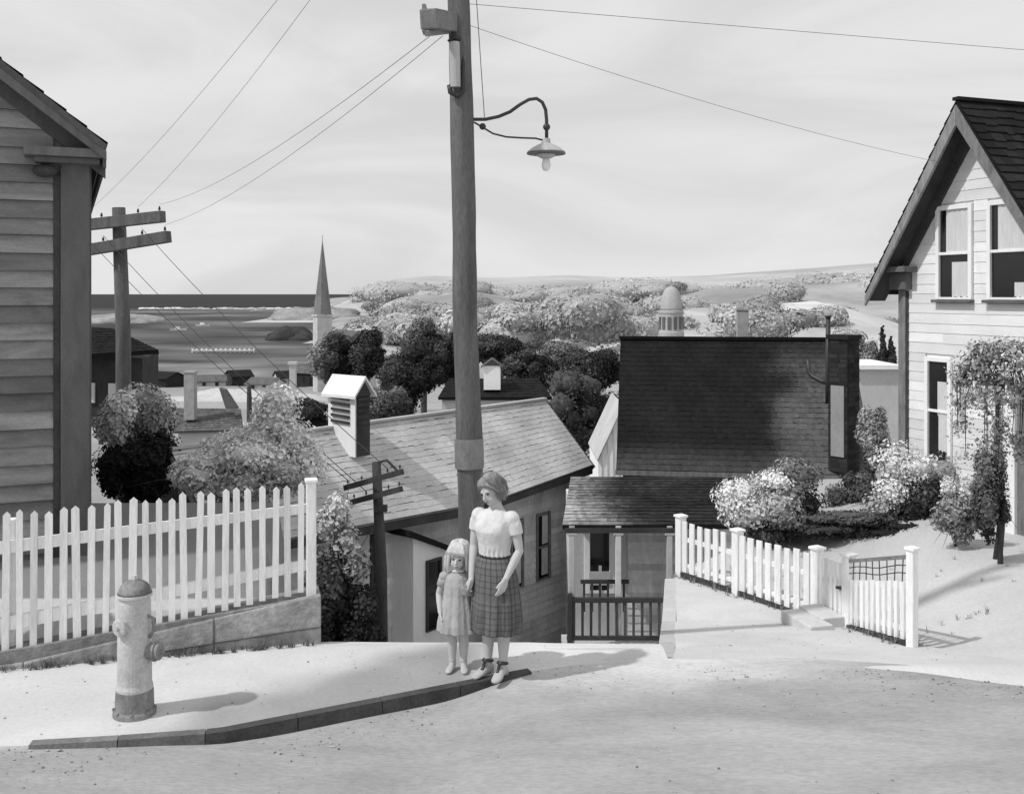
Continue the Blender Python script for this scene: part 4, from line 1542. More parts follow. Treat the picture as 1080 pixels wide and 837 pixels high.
# ------------------------------------------------------------------ right picket fence and gate
FG = 'white fence lengths right of the driveway'
pts = {'a': (718, 607, 545, 14.3), 'b': (778, 627, 560, 13.2), 'c': (862, 657, 579, 11.9), 'd': (895, 664, 586, 11.3), 'e': (962, 684, 580, 9.9)}
fp = {k: (P(px, pb_, Y), CAMZ - (pt_ - 310) / F * Y) for k, (px, pb_, pt_, Y) in pts.items()}


def post(parent, k, w=.13):
    m = MB()
    p, zt = fp[k]
    m.box((p.x, p.y, (p.z - .25 + zt) / 2), (w, w, zt - p.z + .25), .5)
    m.box((p.x, p.y, zt + .015), (w * 1.3, w * 1.3, .035), .5)
    m.build('post', M['fence_white'], parent, world=True, bevel=.01)


def panel(parent, k0, k1, sp, w, seed, lo=.07, hi=.04, kick=True, panel_top=1.0):
    r = random.Random(seed)
    (p0, t0), (p1, t1) = fp[k0], fp[k1]
    d = Vector((p1.x - p0.x, p1.y - p0.y, 0))
    L = d.length
    d.normalize()
    n = Vector((-d.y, d.x, 0))
    if n.y > 0:
        n = -n

    def q(s, f, o):
        zb = p0.z + (p1.z - p0.z) * s / L
        zt = t0 + (t1 - t0) * s / L
        z = zb + lo + (zt - hi - zb - lo) * f
        return Vector((p0.x + d.x * s + n.x * o, p0.y + d.y * s + n.y * o, z))
    b = MB()
    s = .12
    while s < L - .1:
        ww = w * r.uniform(.9, 1.1)
        ft = panel_top * r.uniform(.965, 1.0)
        b.hexa([q(s - ww / 2, .01, .03), q(s + ww / 2, .01, .03), q(s + ww / 2, .01, .01), q(s - ww / 2, .01, .01),
                q(s - ww / 2, ft, .03), q(s + ww / 2, ft, .03), q(s + ww / 2, ft, .01), q(s - ww / 2, ft, .01)], r.uniform(.88, 1.03))
        s += sp * r.uniform(.95, 1.05)
    b.build('picket_panel', M['fence_white'], parent, world=True)
    for f in ((.10, .17), (.60, .68)):
        b = MB()
        b.hexa([q(.04, f[0], .008), q(L - .04, f[0], .008), q(L - .04, f[0], -.03), q(.04, f[0], -.03),
                q(.04, f[1], .008), q(L - .04, f[1], .008), q(L - .04, f[1], -.03), q(.04, f[1], -.03)])
        b.build('rail', M['fence_white'], parent, world=True)
    if kick:
        b = MB()
        b.hexa([q(.05, -.11, .05), q(L - .05, -.11, .05), q(L - .05, -.11, .0), q(.05, -.11, .0),
                q(.05, -.005, .05), q(L - .05, -.005, .05), q(L - .05, -.005, .0), q(.05, -.005, .0)])
        b.build('kick_board', M['trim_dark'], parent, world=True, label='dark board along the foot of the fence')
    return q, L


rf = thing('picket_fence', 'white picket fence with three posts running back along the driveway to the round bush', 'fence', tuple(fp['b'][0]), 0, FG)
for k in 'abc':
    post(rf, k, .115)
panel(rf, 'a', 'b', .17, .10, 1, kick=True)
panel(rf, 'b', 'c', .17, .10, 2, kick=True)
rf2 = thing('picket_fence', 'short white fence length with wire netting along its top, nearest the road', 'fence', tuple(fp['e'][0]), 0, FG)
post(rf2, 'd', .11)
post(rf2, 'e', .085)
q, L = panel(rf2, 'd', 'e', .125, .075, 3, panel_top=.70)
b = MB()
b.hexa([q(.04, .95, .03), q(L - .04, .95, .03), q(L - .04, .95, -.02), q(.04, .95, -.02), q(.04, 1.0, .03), q(L - .04, 1.0, .03), q(L - .04, 1.0, -.02), q(.04, 1.0, -.02)])
b.build('top_rail', M['wood_mid'], rf2, world=True)
b = MB()
for k in range(1, 9):
    s = L * k / 9
    b.tube([q(s, .69, .02), q(s + .02 * math.sin(k), .97, .02)], .006, 5)
for f in (.78, .87):
    b.tube([q(.05 + (L - .1) * t, f + .015 * math.sin(t * 9), .021) for t in np.linspace(0, 1, 8)], .006, 5)
b.build('wire_netting', M['metal_dark'], rf2, world=True)
gt = thing('picket_gate', 'closed narrow white picket gate at the top of the two pale steps', 'gate', tuple(fp['c'][0].lerp(fp['d'][0], .5)))
q, L = panel(gt, 'c', 'd', .095, .055, 5, lo=.1, hi=.07, kick=False)
b = MB()
b.bar(q(L - .16, .55, .045), q(L - .05, .55, .045), .03)
b.build('latch', M['metal_dark'], gt, world=True)
st = thing('gate_steps', 'two pale stone steps below the white gate', 'steps', tuple(fp['d'][0]))
gm = fp['c'][0].lerp(fp['d'][0], .5)
for k, (w, o, z) in enumerate(((.5, .22, .0), (.62, .50, -.05))):
    b = MB()
    x, y = gm.x - o * .75, gm.y - o * .55
    b.box((x, y, h_right(x, y) + .0 + (.10 - k * .055)), (.28, w, .14), math.atan2(fp['d'][0].y - fp['c'][0].y, fp['d'][0].x - fp['c'][0].x) + math.pi / 2, tone=1.2 - .08 * k)
    b.build('step', M['wall_pale'], st, world=True, bevel=.012)

# ------------------------------------------------------------------ hydrant
hx = P(142, 752, 7.4)
hy = thing('fire_hydrant', 'stout pale fire hydrant with a dark foot on the sidewalk before the left fence', 'hydrant', (hx.x, hx.y, 0))
b = MB()
b.lathe([(.128, .155), (.128, .20), (.120, .23), (.118, .5), (.112, .80), (.108, .845), (.125, .85), (.125, .872), (.10, .876)], n=32)
b.build('barrel', M['hydrant'], hy, smooth=False, bevel=.004)
b = MB()
b.lathe([(.15, -.05), (.15, .03), (.135, .045), (.131, .17), (.129, .185)], n=32)
for k in range(8):
    a = k * math.pi / 4 + .2
    b.lathe([(.012, 0), (.012, .022)], (.143 * math.cos(a), .143 * math.sin(a), .03), 6)
b.build('foot', M['hydrant_dark'], hy, bevel=.004)
b = MB()
b.lathe([(.122, .874)] + [(.112 * math.cos(t), .885 + .085 * math.sin(t)) for t in np.linspace(.1, 1.35, 8)] + [(.02, .972)], n=32)
b.build('bonnet', M['hydrant_dark'], hy, smooth=True, label='grey domed bonnet')
b = MB()
b.lathe([(.024, .965), (.02, 1.0)], n=5)
b.build('operating_nut', M['hydrant'], hy)
RX_ = Matrix.Rotation(math.radians(90), 3, 'Y') @ Matrix.Identity(3)
b = MB()
b.lathe([(.06, .09), (.06, .15), (.072, .152), (.072, .168), (.062, .17), (.062, .195), (.03, .2)], (0, 0, .46), 20, axis=Matrix.Rotation(math.radians(-8), 3, 'Z') @ RX_)
b.lathe([(.018, .19), (.016, .225)], (0, 0, .46), 5, axis=Matrix.Rotation(math.radians(-8), 3, 'Z') @ RX_)
b.build('nozzle', M['hydrant_dark'], hy, smooth=False)
RF = Matrix.Rotation(math.radians(-25), 3, 'Z') @ Matrix.Rotation(math.radians(90), 3, 'X')
b = MB()
b.lathe([(.052, .09), (.052, .135), (.062, .137), (.062, .15), (.05, .155), (.02, .158)], (0, 0, .66), 20, axis=RF)
b.lathe([(.016, .15), (.014, .18)], (0, 0, .66), 5, axis=RF)
b.build('nozzle', M['hydrant'], hy)
b = MB()
b.tube([(.105, -.03, .72), (.145, -.03, .70), (.15, -.03, .62), (.12, -.03, .56)], .012, 8)
b.build('chain', M['hydrant_dark'], hy, smooth=True)


# ------------------------------------------------------------------ poles
def crossarm(mb, c, d, L, w, h, rise=0.0):
    c, d = Vector(c), Vector((d[0], d[1], 0)).normalized()
    a = c - d * L / 2
    e = c + d * L / 2 + Vector((0, 0, rise))
    mb.bar(a, e, w, h)
    return a, e


def knob(mb, p, s=1.0, tone=1.0):
    mb.lathe([(.012 * s, 0), (.012 * s, .05 * s), (.035 * s, .06 * s), (.04 * s, .10 * s), (.022 * s, .115 * s), (.032 * s, .13 * s), (.018 * s, .165 * s)], p, 10, tone=tone)


# the tall pole in the middle
pl = thing('utility_pole', 'tall dark wooden utility pole at the brow of the hill behind the woman', 'utility pole', (-.405, 10, -.5))


def plx(z):
    return Vector((-.40 - .0231 * (z - .7), 10, z))


b = MB()
zs = np.linspace(-1.2, 8.6, 60)
b.tube([plx(z) + Vector((.006 * math.sin(z * 1.7), .005 * math.cos(z), 0)) for z in zs], [.136 - .0042 * (z + 1) for z in zs], 22, wob=.09)
b.build('shaft', M['pole'], pl, smooth=True, world=True)
b = MB()
z0, z1 = CAMZ - 183 / F * 10, CAMZ - 152 / F * 10
b.tube([plx(z) for z in np.linspace(z0, z1, 5)], [.1425, .143, .1425, .142, .1415], 24)
b.build('band', M['metal_mid'], pl, smooth=False, world=True)
b = MB()
zA, zB = CAMZ + 215 / F * 10, CAMZ + 262 / F * 10
off = Vector((-.045, -.125, 0))
b.tube([plx(zA) + off, plx((zA + zB) / 2) + off, plx(zB) + off], [.052, .052, .05], 14)
b.build('conduit_box', M['enamel'], pl, world=True)
b = MB()
b.tube([plx(zB) + off + Vector((-.055, 0, .0)), plx(zB) + off + Vector((-.01, -.01, .05)), plx(zB) + off + Vector((.05, .02, .03))], .022, 8)
b.tube([plx(zA) + off + Vector((-.06, 0, .02)), plx(zA) + off + Vector((-.05, -.01, -.05)), plx(zA) + off + Vector((.02, -.02, -.09)), plx(zA) + off + Vector((.075, .0, -.03)), plx(zB) + off + Vector((.07, .05, -.1))], .024, 8)
b.build('conduit_clamp', M['metal_dark'], pl, world=True, smooth=True)
arm_a, arm_b = P(468, 22, 10.0), P(452, 20, 9.3)
b = MB()
b.bar(arm_a + Vector((.1, .1, .0)), arm_b, .17, .18)
b.build('crossarm', M['wood_mid'], pl, world=True, bevel=.012)
b = MB()
b.bar(P(459, 27, 9.6) + Vector((-.10, 0, -.07)), P(459, 27, 9.6) + Vector((-.10, 0, .18)), .035, .16)
b.bar(P(452, 30, 9.3) + Vector((-.02, 0, -.05)), P(474, 33, 9.9), .03, .05)
b.build('brace', M['metal_mid'], pl, world=True)
b = MB()
armz = 7.2
a2 = plx(armz) + Vector((-.6, -.12, 0))
b.bar(a2, plx(armz) + Vector((.6, -.12, 0)), .1, .12)
b.build('crossarm', M['wood_mid'], pl, world=True)
for x in (-.52, -.3, .3, .52):
    b = MB()
    knob(b, plx(armz) + Vector((x, -.12, .06)), 1.0)
    b.build('insulator', M['enamel'], pl, world=True)

# street lamp on its gooseneck
la = thing('street_lamp', 'street lamp with a shallow dish shade hanging from a gooseneck bracket on the tall pole', 'street lamp', tuple(P(497, 126, 10)))
b = MB()
gp = [(492, 125), (500, 126), (512, 126), (526, 123), (538, 118), (549, 110), (558, 105), (566, 104), (572, 108), (575.5, 116), (576.5, 127), (576.5, 152)]
b.tube([P(x, y, 9.99) for x, y in gp], .017, 10)
b.build('bracket', M['metal_dark'], la, smooth=True, world=True)
b = MB()
b.ell(P(509, 133.5, 9.99), (.033, .033, .033))
b.build('insulator', M['metal_dark'], la, smooth=True, world=True)
b = MB()
b.ell(P(576.5, 134, 9.99), (.036, .036, .036))
b.build('insulator', M['metal_dark'], la, smooth=True, world=True)
b = MB()
b.tube([P(x, y, 9.98) for x, y in ((500, 129), (510, 135), (520, 141), (534, 144.5), (550, 145.5), (565, 146), (573, 148))], .009, 8)
b.build('lamp_wire', M['metal_dark'], la, smooth=True, world=True)
c = P(576, 161, 9.99)
b = MB()
b.lathe([(.188, 0), (.182, .012), (.14, .045), (.085, .075), (.045, .092), (.038, .135), (.02, .14)], c, 32)
b.lathe([(.19, -.014), (.19, .0)], c, 32, tone=.25)
b.build('shade', M['enamel'], la, world=True)
b = MB()
b.lathe([(.10, -.015), (.09, -.035), (.05, -.055), (.02, -.06)], c, 20)
b.build('reflector', M['enamel'], la, smooth=True, world=True)
b = MB()
b.lathe([(.03, -.055), (.04, -.09), (.045, -.13), (.03, -.17), (.01, -.18)], c, 16)
b.build('bulb', M['bulb'], la, smooth=True, world=True)

# pole beside the weathered house
UG = 'crossarmed telephone poles'
lp = thing('utility_pole', 'old pole with two tilted crossarms beside the weathered house, wires fanning from it', 'utility pole', (-9.6, 25, -4), 0, UG)
YL = 25.0
b = MB()
b.tube([P(131, 760, YL), P(130, 355, YL), P(125, 219, YL)], [.21, .18, .16], 12, wob=.1)
b.build('shaft', M['pole_grey'], lp, smooth=True, world=True)
LA = {}
for k, (x0, y0, x1, y1) in enumerate(((84, 239, 175, 229), (84, 266, 181, 250))):
    b = MB()
    a, e = P(x0, y0, YL + .3), P(x1, y1, YL - .7)
    n = Vector((0, -.2, 0))
    b.bar(a + n, e + n, .2, .27)
    b.build('crossarm', M['pole_grey'], lp, world=True, bevel=.01)
    for t in (.12, .3, .72, .96):
        b = MB()
        p = a.lerp(e, t) + n + Vector((0, 0, .09))
        knob(b, p + Vector((0, 0, .03)), .8)
        LA[(k, t)] = p + Vector((0, 0, .2))
        b.build('insulator', M['metal_dark'], lp, world=True)

# small pole below the brow
YS = 16.0
spl = thing('utility_pole', 'short black double-armed pole standing against the wall of the grey-roofed house', 'utility pole', (-2.04, 16, -3.4), 0, UG)
b = MB()
b.tube([P(403, 720, YS), P(402, 600, YS), P(397, 487, YS)], [.10, .088, .07], 12, wob=.12)
b.build('shaft', M['pole_far'], spl, smooth=True, world=True)
SA = {}
for k, (x0, y0, x1, y1) in enumerate(((365, 513, 425, 496), (372, 528, 424, 514))):
    b = MB()
    a, e = P(x0, y0, YS + .2), P(x1, y1, YS - .5)
    n = Vector((0, -.1, 0))
    b.bar(a + n, e + n, .07, .085)
    b.build('crossarm', M['pole_far'], spl, world=True)
    for t in (.05, .3, .75, .96):
        b = MB()
        p = a.lerp(e, t) + n + Vector((0, 0, .04))
        knob(b, p, .45)
        SA[(k, t)] = p + Vector((0, 0, .07))
        b.build('insulator', M['metal_dark'], spl, world=True)
b = MB()
b.tube([P(400, 487, YS), P(408, 485, YS), P(420, 497, YS)], .02, 6)
b.box(P(402, 535, YS) + Vector((0, -.06, 0)), (.2, .12, .1))
b.build('cable_clamp', M['pole_far'], spl, world=True)


def wire(a, b_, sag, r, label, name='overhead_wire', group='overhead wires'):
    a, b_ = Vector(a), Vector(b_)
    pts = []
    for t in np.linspace(0, 1, 24):
        p = a.lerp(b_, t)
        p.z -= sag * 4 * t * (1 - t)
        pts.append(p)
    m = MB()
    m.tube([p - a for p in pts], r, 5)
    o = m.build(name, M['wire'], None, smooth=True)
    o.location = a
    tag(o, label, 'wire', group)
    return o


tops = [(plx(armz) + Vector((-.52, -.12, .2))), (plx(armz) + Vector((-.3, -.12, .2))), P(455, 37, 9.4), P(467, 38, 9.8)]
ltg = [(0, .12), (0, .72), (0, .96), (1, .96)]
wl_ = ['uppermost wire from the tall pole towards the old pole, leaving the top of the picture',
       'second wire from the top between the tall pole and the old pole',
       'third wire down, from the block bracket on the tall pole to the old pole',
       'lowest wire from the tall pole to the lower crossarm tip of the old pole']
for t, k, lab in zip(tops, ltg, wl_):
    wire(t, LA[k], .25, .003, lab)
for (k, s_, lab) in (((1, .12), (0, .05), 'left of three wires falling from the old pole to the small black pole'),
                     ((1, .3), (1, .3), 'middle of three wires falling from the old pole to the small black pole'),
                     ((1, .72), (0, .75), 'right and topmost of three wires falling from the old pole to the small black pole')):
    wire(LA[k], SA[s_], .15, .007, lab)
e = P(1026, 178, 16.0)
wire(plx(5.86) + Vector((.1, 0, 0)), P(1700, 104, 13), .0, .0026, 'upper faint wire from the tall pole to the right across the sky')
wire(plx(CAMZ + 283 / F * 10) + Vector((.1, 0, 0)), e, .12, .0024, 'lower faint wire from the tall pole to the gable of the pale house')
wire(plx(6.9) + Vector((.13, -.05, 0)), P(511, 124, 9.99), .0, .004, 'thin stay wire dropping down the tall pole to the lamp bracket', 'stay_wire', None)


# ------------------------------------------------------------------ loose stones and tufts of grass
rng = np.random.default_rng(55)
b = MB()
ico = [(0, 0, .7), (.9, 0, .2), (.28, .86, .15), (-.73, .53, .2), (-.73, -.53, .2), (.28, -.86, .15), (0, 0, -.5)]
icf = [(0, i, i % 5 + 1) for i in range(1, 6)] + [(6, i % 5 + 1, i) for i in range(1, 6)]
for i in range(2600):
    x = rng.uniform(-4.6, 4.6)
    ye = road_edge(x)
    k = rng.random()
    if k < .45:
        y = ye - abs(rng.normal()) * .28
        z = -.08 * sm(-3.4, -1.5, x) * (1 - sm(-.6, .2, x)) - .012
    elif k < .75:
        y = rng.uniform(5.5, ye)
        z = -.08 * sm(-3.4, -1.5, x) * (1 - sm(-.6, .2, x)) * sm(ye - 3.2, ye - .8, y) - .012
    elif k < .88 and x < .3:
        y = rng.uniform(ye + .1, 8.9)
        z = .0
        if y > 9.0 + (x + 1.735) * .265 - .16:
            continue
    elif x > 1.5:
        y = rng.uniform(8.5, 12.5)
        if x > fence_x(y) + .2 or x < xr(y) + .1:
            continue
        z = h_right(x, y) + .012
    else:
        continue
    r = .0035 + .010 * rng.random() ** 3.5
    a = rng.uniform(0, 6.28)
    ca, sa = math.cos(a), math.sin(a)
    q = rng.uniform(.7, 1.3)
    b.add([(x + r * (vx * ca - vy * sa * q), y + r * (vx * sa + vy * ca * q), z + r * vz) for vx, vy, vz in ico], icf, rng.uniform(.5, 1.7))
tag(b.build('pebbles', M['stone']), 'loose pebbles scattered on the road edge and the driveway', 'pebbles', kind='stuff')

gv, gf, gtn = [], [], []


def tuft(x, y, z, h, n, tone):
    for i in range(n):
        a = rng.uniform(0, 6.28)
        d = np.array((math.cos(a), math.sin(a), 0))
        L = h * rng.uniform(.5, 1.2)
        o = np.array((x, y, z)) + d * rng.uniform(0, .02)
        sd_ = np.array((-d[1], d[0], 0)) * .0035
        m_ = o + d * L * .25 + np.array((0, 0, L * .65))
        t_ = o + d * L * .6 + np.array((0, 0, L * rng.uniform(.7, 1)))
        k = len(gv)
        gv.extend([o - sd_, o + sd_, m_ + sd_ * .7, m_ - sd_ * .7, t_])
        gf.extend([(k, k + 1, k + 2, k + 3), (k + 3, k + 2, k + 4)])
        v = tone * rng.uniform(.6, 1.4)
        gtn.extend([v, v])


for i in range(260):         # foot of the stone footing
    s_ = rng.uniform(1.3, flen)
    p = fl_pt(s_, 0, front + rng.uniform(.0, .05))
    if rng.random() < .55:
        tuft(p.x, p.y, -.005, rng.uniform(.03, .10), 8, .16)
for i in range(420):         # along the right fence, both sides
    y = rng.uniform(9.9, 14.3)
    if 11.15 < y < 12.0:
        continue
    x = fence_x(y) + rng.normal() * .08 - .02
    tuft(x, y, h_right(x, y), rng.uniform(.04, .13), 8, .22)
for i in range(260):         # the yard behind it
    y = rng.uniform(10.2, 18)
    x = fence_x(min(y, 14.3)) + rng.uniform(.1, 5.5) * rng.random() ** .6
    if nz(x, y, .8, 6) < .02:
        continue
    tuft(x, y, ground_h(x, y), rng.uniform(.03, .10), 7, .34)
me = bpy.data.meshes.new('grass')
me.from_pydata([tuple(v) for v in gv], [], gf)
at = me.attributes.new('tone', 'FLOAT', 'FACE')
at.data.foreach_set('value', np.array(gtn, dtype=np.float32))
me.materials.append(M['leaf'])
o = bpy.data.objects.new('grass', me)
COL.objects.link(o)
tag(o, 'thin tufts of grass along the fences and in the right yard', 'grass', kind='stuff')


# ------------------------------------------------------------------ people
def hand(mb, Wp, D, Nn, S, sc=1.0, curl=.5):
    """palm, four unequal bent fingers and a thumb; D finger direction, Nn palm normal, S thumb side"""
    D, Nn, S = Vector(D).normalized(), Vector(Nn).normalized(), Vector(S).normalized()
    W0 = Vector(Wp)
    mb.tube([W0 - D * .015 * sc, W0 + D * .02 * sc, W0 + D * .055 * sc, W0 + D * .088 * sc], [(.026 * sc, .020 * sc), (.034 * sc, .018 * sc), (.040 * sc, .016 * sc), (.036 * sc, .012 * sc)], 12, ref=Nn)
    Ls = [.066, .074, .069, .054]
    for i in range(4):
        o = (1.5 - i) * .0205 * sc
        p = W0 + D * (.082 - .004 * abs(i - 1.2)) * sc + S * o
        L = Ls[i] * sc
        pts = [p - D * .02 * sc, p]
        d = D + S * (1.5 - i) * .05
        for k, f in enumerate((.45, .32, .23)):
            ang = curl * (.45 + .35 * k)
            d = (d * math.cos(ang * .6) + Nn * math.sin(ang * .6)).normalized()
            p = p + d * L * f
            pts.append(p)
        mb.tube(pts, [.0095 * sc, .0092 * sc, .0085 * sc, .0078 * sc, .006 * sc], 8)
    p = W0 + D * .022 * sc + S * .028 * sc
    d1 = (D * .75 + S * .65 + Nn * .25).normalized()
    d2 = (D * .95 + S * .2 + Nn * .35).normalized()
    mb.tube([p - d1 * .02 * sc, p + d1 * .025 * sc, p + d1 * .025 * sc + d2 * .026 * sc, p + d1 * .025 * sc + d2 * .046 * sc], [.013 * sc, .0115 * sc, .010 * sc, .007 * sc], 8)


def remesh(o, vox, smooth=3, disp=None):
    m = o.modifiers.new('union', 'REMESH')
    m.mode = 'VOXEL'
    m.voxel_size = vox
    m.use_smooth_shade = True
    if smooth:
        q = o.modifiers.new('soften', 'SMOOTH')
        q.factor = .5
        q.iterations = smooth
    return o


def foot(mb, ank, ang, sc=1.0, side=1):
    R = Matrix.Rotation(ang, 3, 'Z')
    a = Vector(ank)

    def w(x, y, z):
        v = R @ Vector((x * sc, y * sc, 0))
        return Vector((a.x + v.x, a.y + v.y, z * sc))
    mb.tube([w(0, .055, .035), w(0, .02, .045), w(0, -.05, .040), w(side * .006, -.11, .026), w(side * .004, -.155, .018), w(0, -.175, .015)],
            [(.026 * sc, .030 * sc), (.032 * sc, .042 * sc), (.036 * sc, .034 * sc), (.042 * sc, .023 * sc), (.034 * sc, .016 * sc), (.018 * sc, .011 * sc)], 14, ref=(0, 0, 1))


def head(mb, H, sc, T):
    """head shapes in the head frame (origin at the neck top, face towards -y), carried by matrix T"""
    k = MB()
    k.ell((0, .012, .125), (.074, .092, .100), nu=24, nv=16)
    k.ell((0, -.022, .075), (.060, .068, .080), nu=24, nv=16)
    k.ell((0, -.062, .026), (.026, .024, .022))
    for s in (-1, 1):
        k.ell((s * .032, -.052, .062), (.026, .03, .026))
        k.ell((s * .074, .006, .095), (.009, .018, .029))
        k.tube([(s * .012, -.085, .126), (s * .034, -.082, .130), (s * .052, -.066, .122)], [.008, .009, .007], 8)
    k.tube([(0, -.086, .116), (0, -.098, .098), (0, -.110, .078), (0, -.098, .070)], [.009, .0105, .0135, .009], 10)
    for s in (-1, 1):
        k.ell((s * .010, -.098, .075), (.008, .009, .007))
    k.tube([(-.022, -.082, .046), (0, -.092, .048), (.022, -.082, .046)], [.004, .007, .004], 8)
    k.tube([(-.018, -.081, .038), (0, -.090, .037), (.018, -.081, .038)], [.004, .007, .004], 8)
    k.xform(T @ Matrix.Scale(sc, 4))
    mb.add(k.v, k.f)


def face_bits(root, T, sc):
    for s in (-1, 1):
        k = MB()
        k.ell((s * .031, -.078, .108), (.0125, .006, .0075))
        k.tube([(s * .014, -.0865, .127), (s * .034, -.085, .132), (s * .050, -.070, .124)], [.003, .004, .002], 6)
        k.xform(T @ Matrix.Scale(sc, 4))
        k.build('eye', M['eye'], root, smooth=True)
    k = MB()
    k.tube([(-.021, -.087, .0425), (0, -.0965, .043), (.021, -.087, .0425)], [.003, .0062, .003], 8)
    k.xform(T @ Matrix.Scale(sc, 4))
    k.build('mouth', M['lip'], root, smooth=True)


def loft_cloth(name, rings, mat_, root, n=96, fold=None, tone=None, thick=.004):
    """rings: (centre, rx, ry) from bottom up, open tube of cloth"""
    mb = MB()
    vs, fs, ts = [], [], []
    k = len(rings)
    for i, (c, rx_, ry_) in enumerate(rings):
        for j in range(n):
            a = 2 * math.pi * j / n
            f = 1 + (fold(a, i / (k - 1)) if fold else 0)
            vs.append((c[0] + rx_ * f * math.cos(a), c[1] + ry_ * f * math.sin(a), c[2] + (0)))
    for i in range(k - 1):
        for j in range(n):
            fs.append((i * n + j, i * n + (j + 1) % n, (i + 1) * n + (j + 1) % n, (i + 1) * n + j))
            ts.append(tone(j / n, i / (k - 1)) if tone else 1.0)
    mb.add(vs, fs, ts)
    o = mb.build(name, mat_, root, smooth=True)
    q = o.modifiers.new('thick', 'SOLIDIFY')
    q.thickness = thick
    q.offset = 0
    return o


def rings_interp(keys, n):
    """keys: (z, cx, cy, rx, ry)"""
    ks = np.array(keys)
    zs = np.linspace(ks[0, 0], ks[-1, 0], n)
    out = []
    for z in zs:
        v = [np.interp(z, ks[:, 0], ks[:, i]) for i in range(1, 5)]
        out.append(((v[0], v[1], z), v[2], v[3]))
    return out


# --- the woman
wx = P(522, 712, 8.14)
RW = math.radians(-28)
wo = thing('person', 'woman in a pale blouse and long plaid skirt at the kerb end, head bowed', 'person', (wx.x, 8.14, .004), RW, 'two figures standing together at the kerb')
wo.scale = (.94, .95, .965)
inv = Matrix.Rotation(-RW, 3, 'Z')


def wl(x, y, z):
    """world offset from the woman's feet, in her own frame"""
    return inv @ Vector((x, y, 0)) + Vector((0, 0, z))


b = MB()
b.tube([(0, .0, .80), (0, .005, .88), (0, .008, .96), (0, 0, 1.03), (0, 0, 1.12), (0, -.002, 1.20), (0, .004, 1.28), (0, .012, 1.335), (0, .018, 1.37), (0, .012, 1.41), (0, .002, 1.455)],
       [(.150, .10), (.168, .118), (.155, .108), (.122, .092), (.132, .10), (.148, .112), (.152, .10), (.118, .078), (.066, .058), (.048, .050), (.046, .050)], 24)
for s in (-1, 1):
    b.ell((s * .066, -.085, 1.215), (.062, .052, .058))
    b.ell((s * .155, .004, 1.305), (.058, .055, .052))
    hipx = s * .085
    b.tube([(hipx, 0, .86), (s * .082, -.012, .66), (s * .078, -.012, .47), (s * .076, .010, .36), (s * .074, .018, .27), (s * .072, .012, .15), (s * .07, .006, .08), (s * .07, .004, .03)],
           [(.088, .095), (.075, .08), (.054, .056), (.054, .060), (.050, .056), (.036, .038), (.031, .036), (.034, .04)], 16)
    foot(b, (s * .07, .0, .05), s * .12, 1.0, s)
# her left arm hangs across the skirt front
Ls = Vector((.172, .006, 1.305))
Le = Vector((.225, .015, 1.045))
Lw = Vector((.165, -.115, .835))
b.tube([Ls, Ls.lerp(Le, .35), Ls.lerp(Le, .75), Le, Le.lerp(Lw, .3), Le.lerp(Lw, .7), Lw], [.050, .046, .040, .036, .037, .030, (.025, .020)], 14)
Dl = (Lw - Le).normalized()
hand(b, Lw, (Dl + Vector((-.1, .05, -.55))), (-.75, .45, .1), (-.45, -.8, 0), 1.0, .6)
# her right arm reaches down to the child's hand
Rs = Vector((-.172, .006, 1.305))
Hc = wl(-.225, -.01, .72)     # where the two hands meet
Rw = Hc + Vector((.03, .0, .075))
Re = Rs.lerp(Rw, .5) + Vector((-.035, .05, 0))
b.tube([Rs, Rs.lerp(Re, .35), Rs.lerp(Re, .75), Re, Re.lerp(Rw, .3), Re.lerp(Rw, .7), Rw], [.050, .046, .040, .036, .037, .030, (.025, .020)], 14)
hand(b, Rw, (Hc - Rw), (.2, .9, 0), (.3, -.85, .1), .95, 1.0)
TH = Matrix.Translation((0, .004, 1.425)) @ Euler((math.radians(20), math.radians(-9), math.radians(-14)), 'XYZ').to_matrix().to_4x4()
head(b, None, 1.0, TH)
remesh(b.build('body', M['skin'], wo, smooth=True), .0062, 2)
face_bits(wo, TH, 1.0)
# hair: a chin-length bob of combed locks over a skull cap
k = MB()
k.ell((0, .030, .150), (.086, .094, .092), nu=24, nv=16)
k.ell((0, .062, .095), (.078, .060, .088), nu=24, nv=16)
rr = random.Random(5)
for i in range(84):
    a = math.radians(rr.uniform(-24, 204))
    ex, ey = math.cos(a), math.sin(a)
    low = .012 + rr.uniform(-.03, .03)
    f_ = rr.uniform(.97, 1.10)
    wv_ = rr.uniform(-.012, .012)
    k.tube([(ex * .02, .03 + ey * .02, .243), (ex * .062, .030 + ey * .066, .220), (ex * .084, .028 + ey * .094, .160), (ex * .092 * f_ + wv_, .026 + ey * .100 * f_, .10), (ex * .094 * f_ - wv_, .026 + ey * .100 * f_, .05), (ex * .080 * f_, .026 + ey * .09 * f_, low)], [.007, .011, .012, .012, .010, .005], 7)
for i in range(16):          # hair swept off a side parting
    t = i / 15
    x = -.05 + .12 * t
    k.tube([(-.03, -.01 + .01 * t, .232), (x * .7 - .012, -.060, .214), (x * 1.02, -.076 + .25 * x * x, .186), (x * 1.25 + .012 * (1 if x > 0 else -1), -.055, .150), (x * 1.35 + .016 * (1 if x > 0 else -1), -.022, .10)], [.006, .009, .009, .008, .004], 7)
k.xform(TH)
remesh(k.build('hair', M['hair'], wo, smooth=True), .0055, 1)
k = MB()
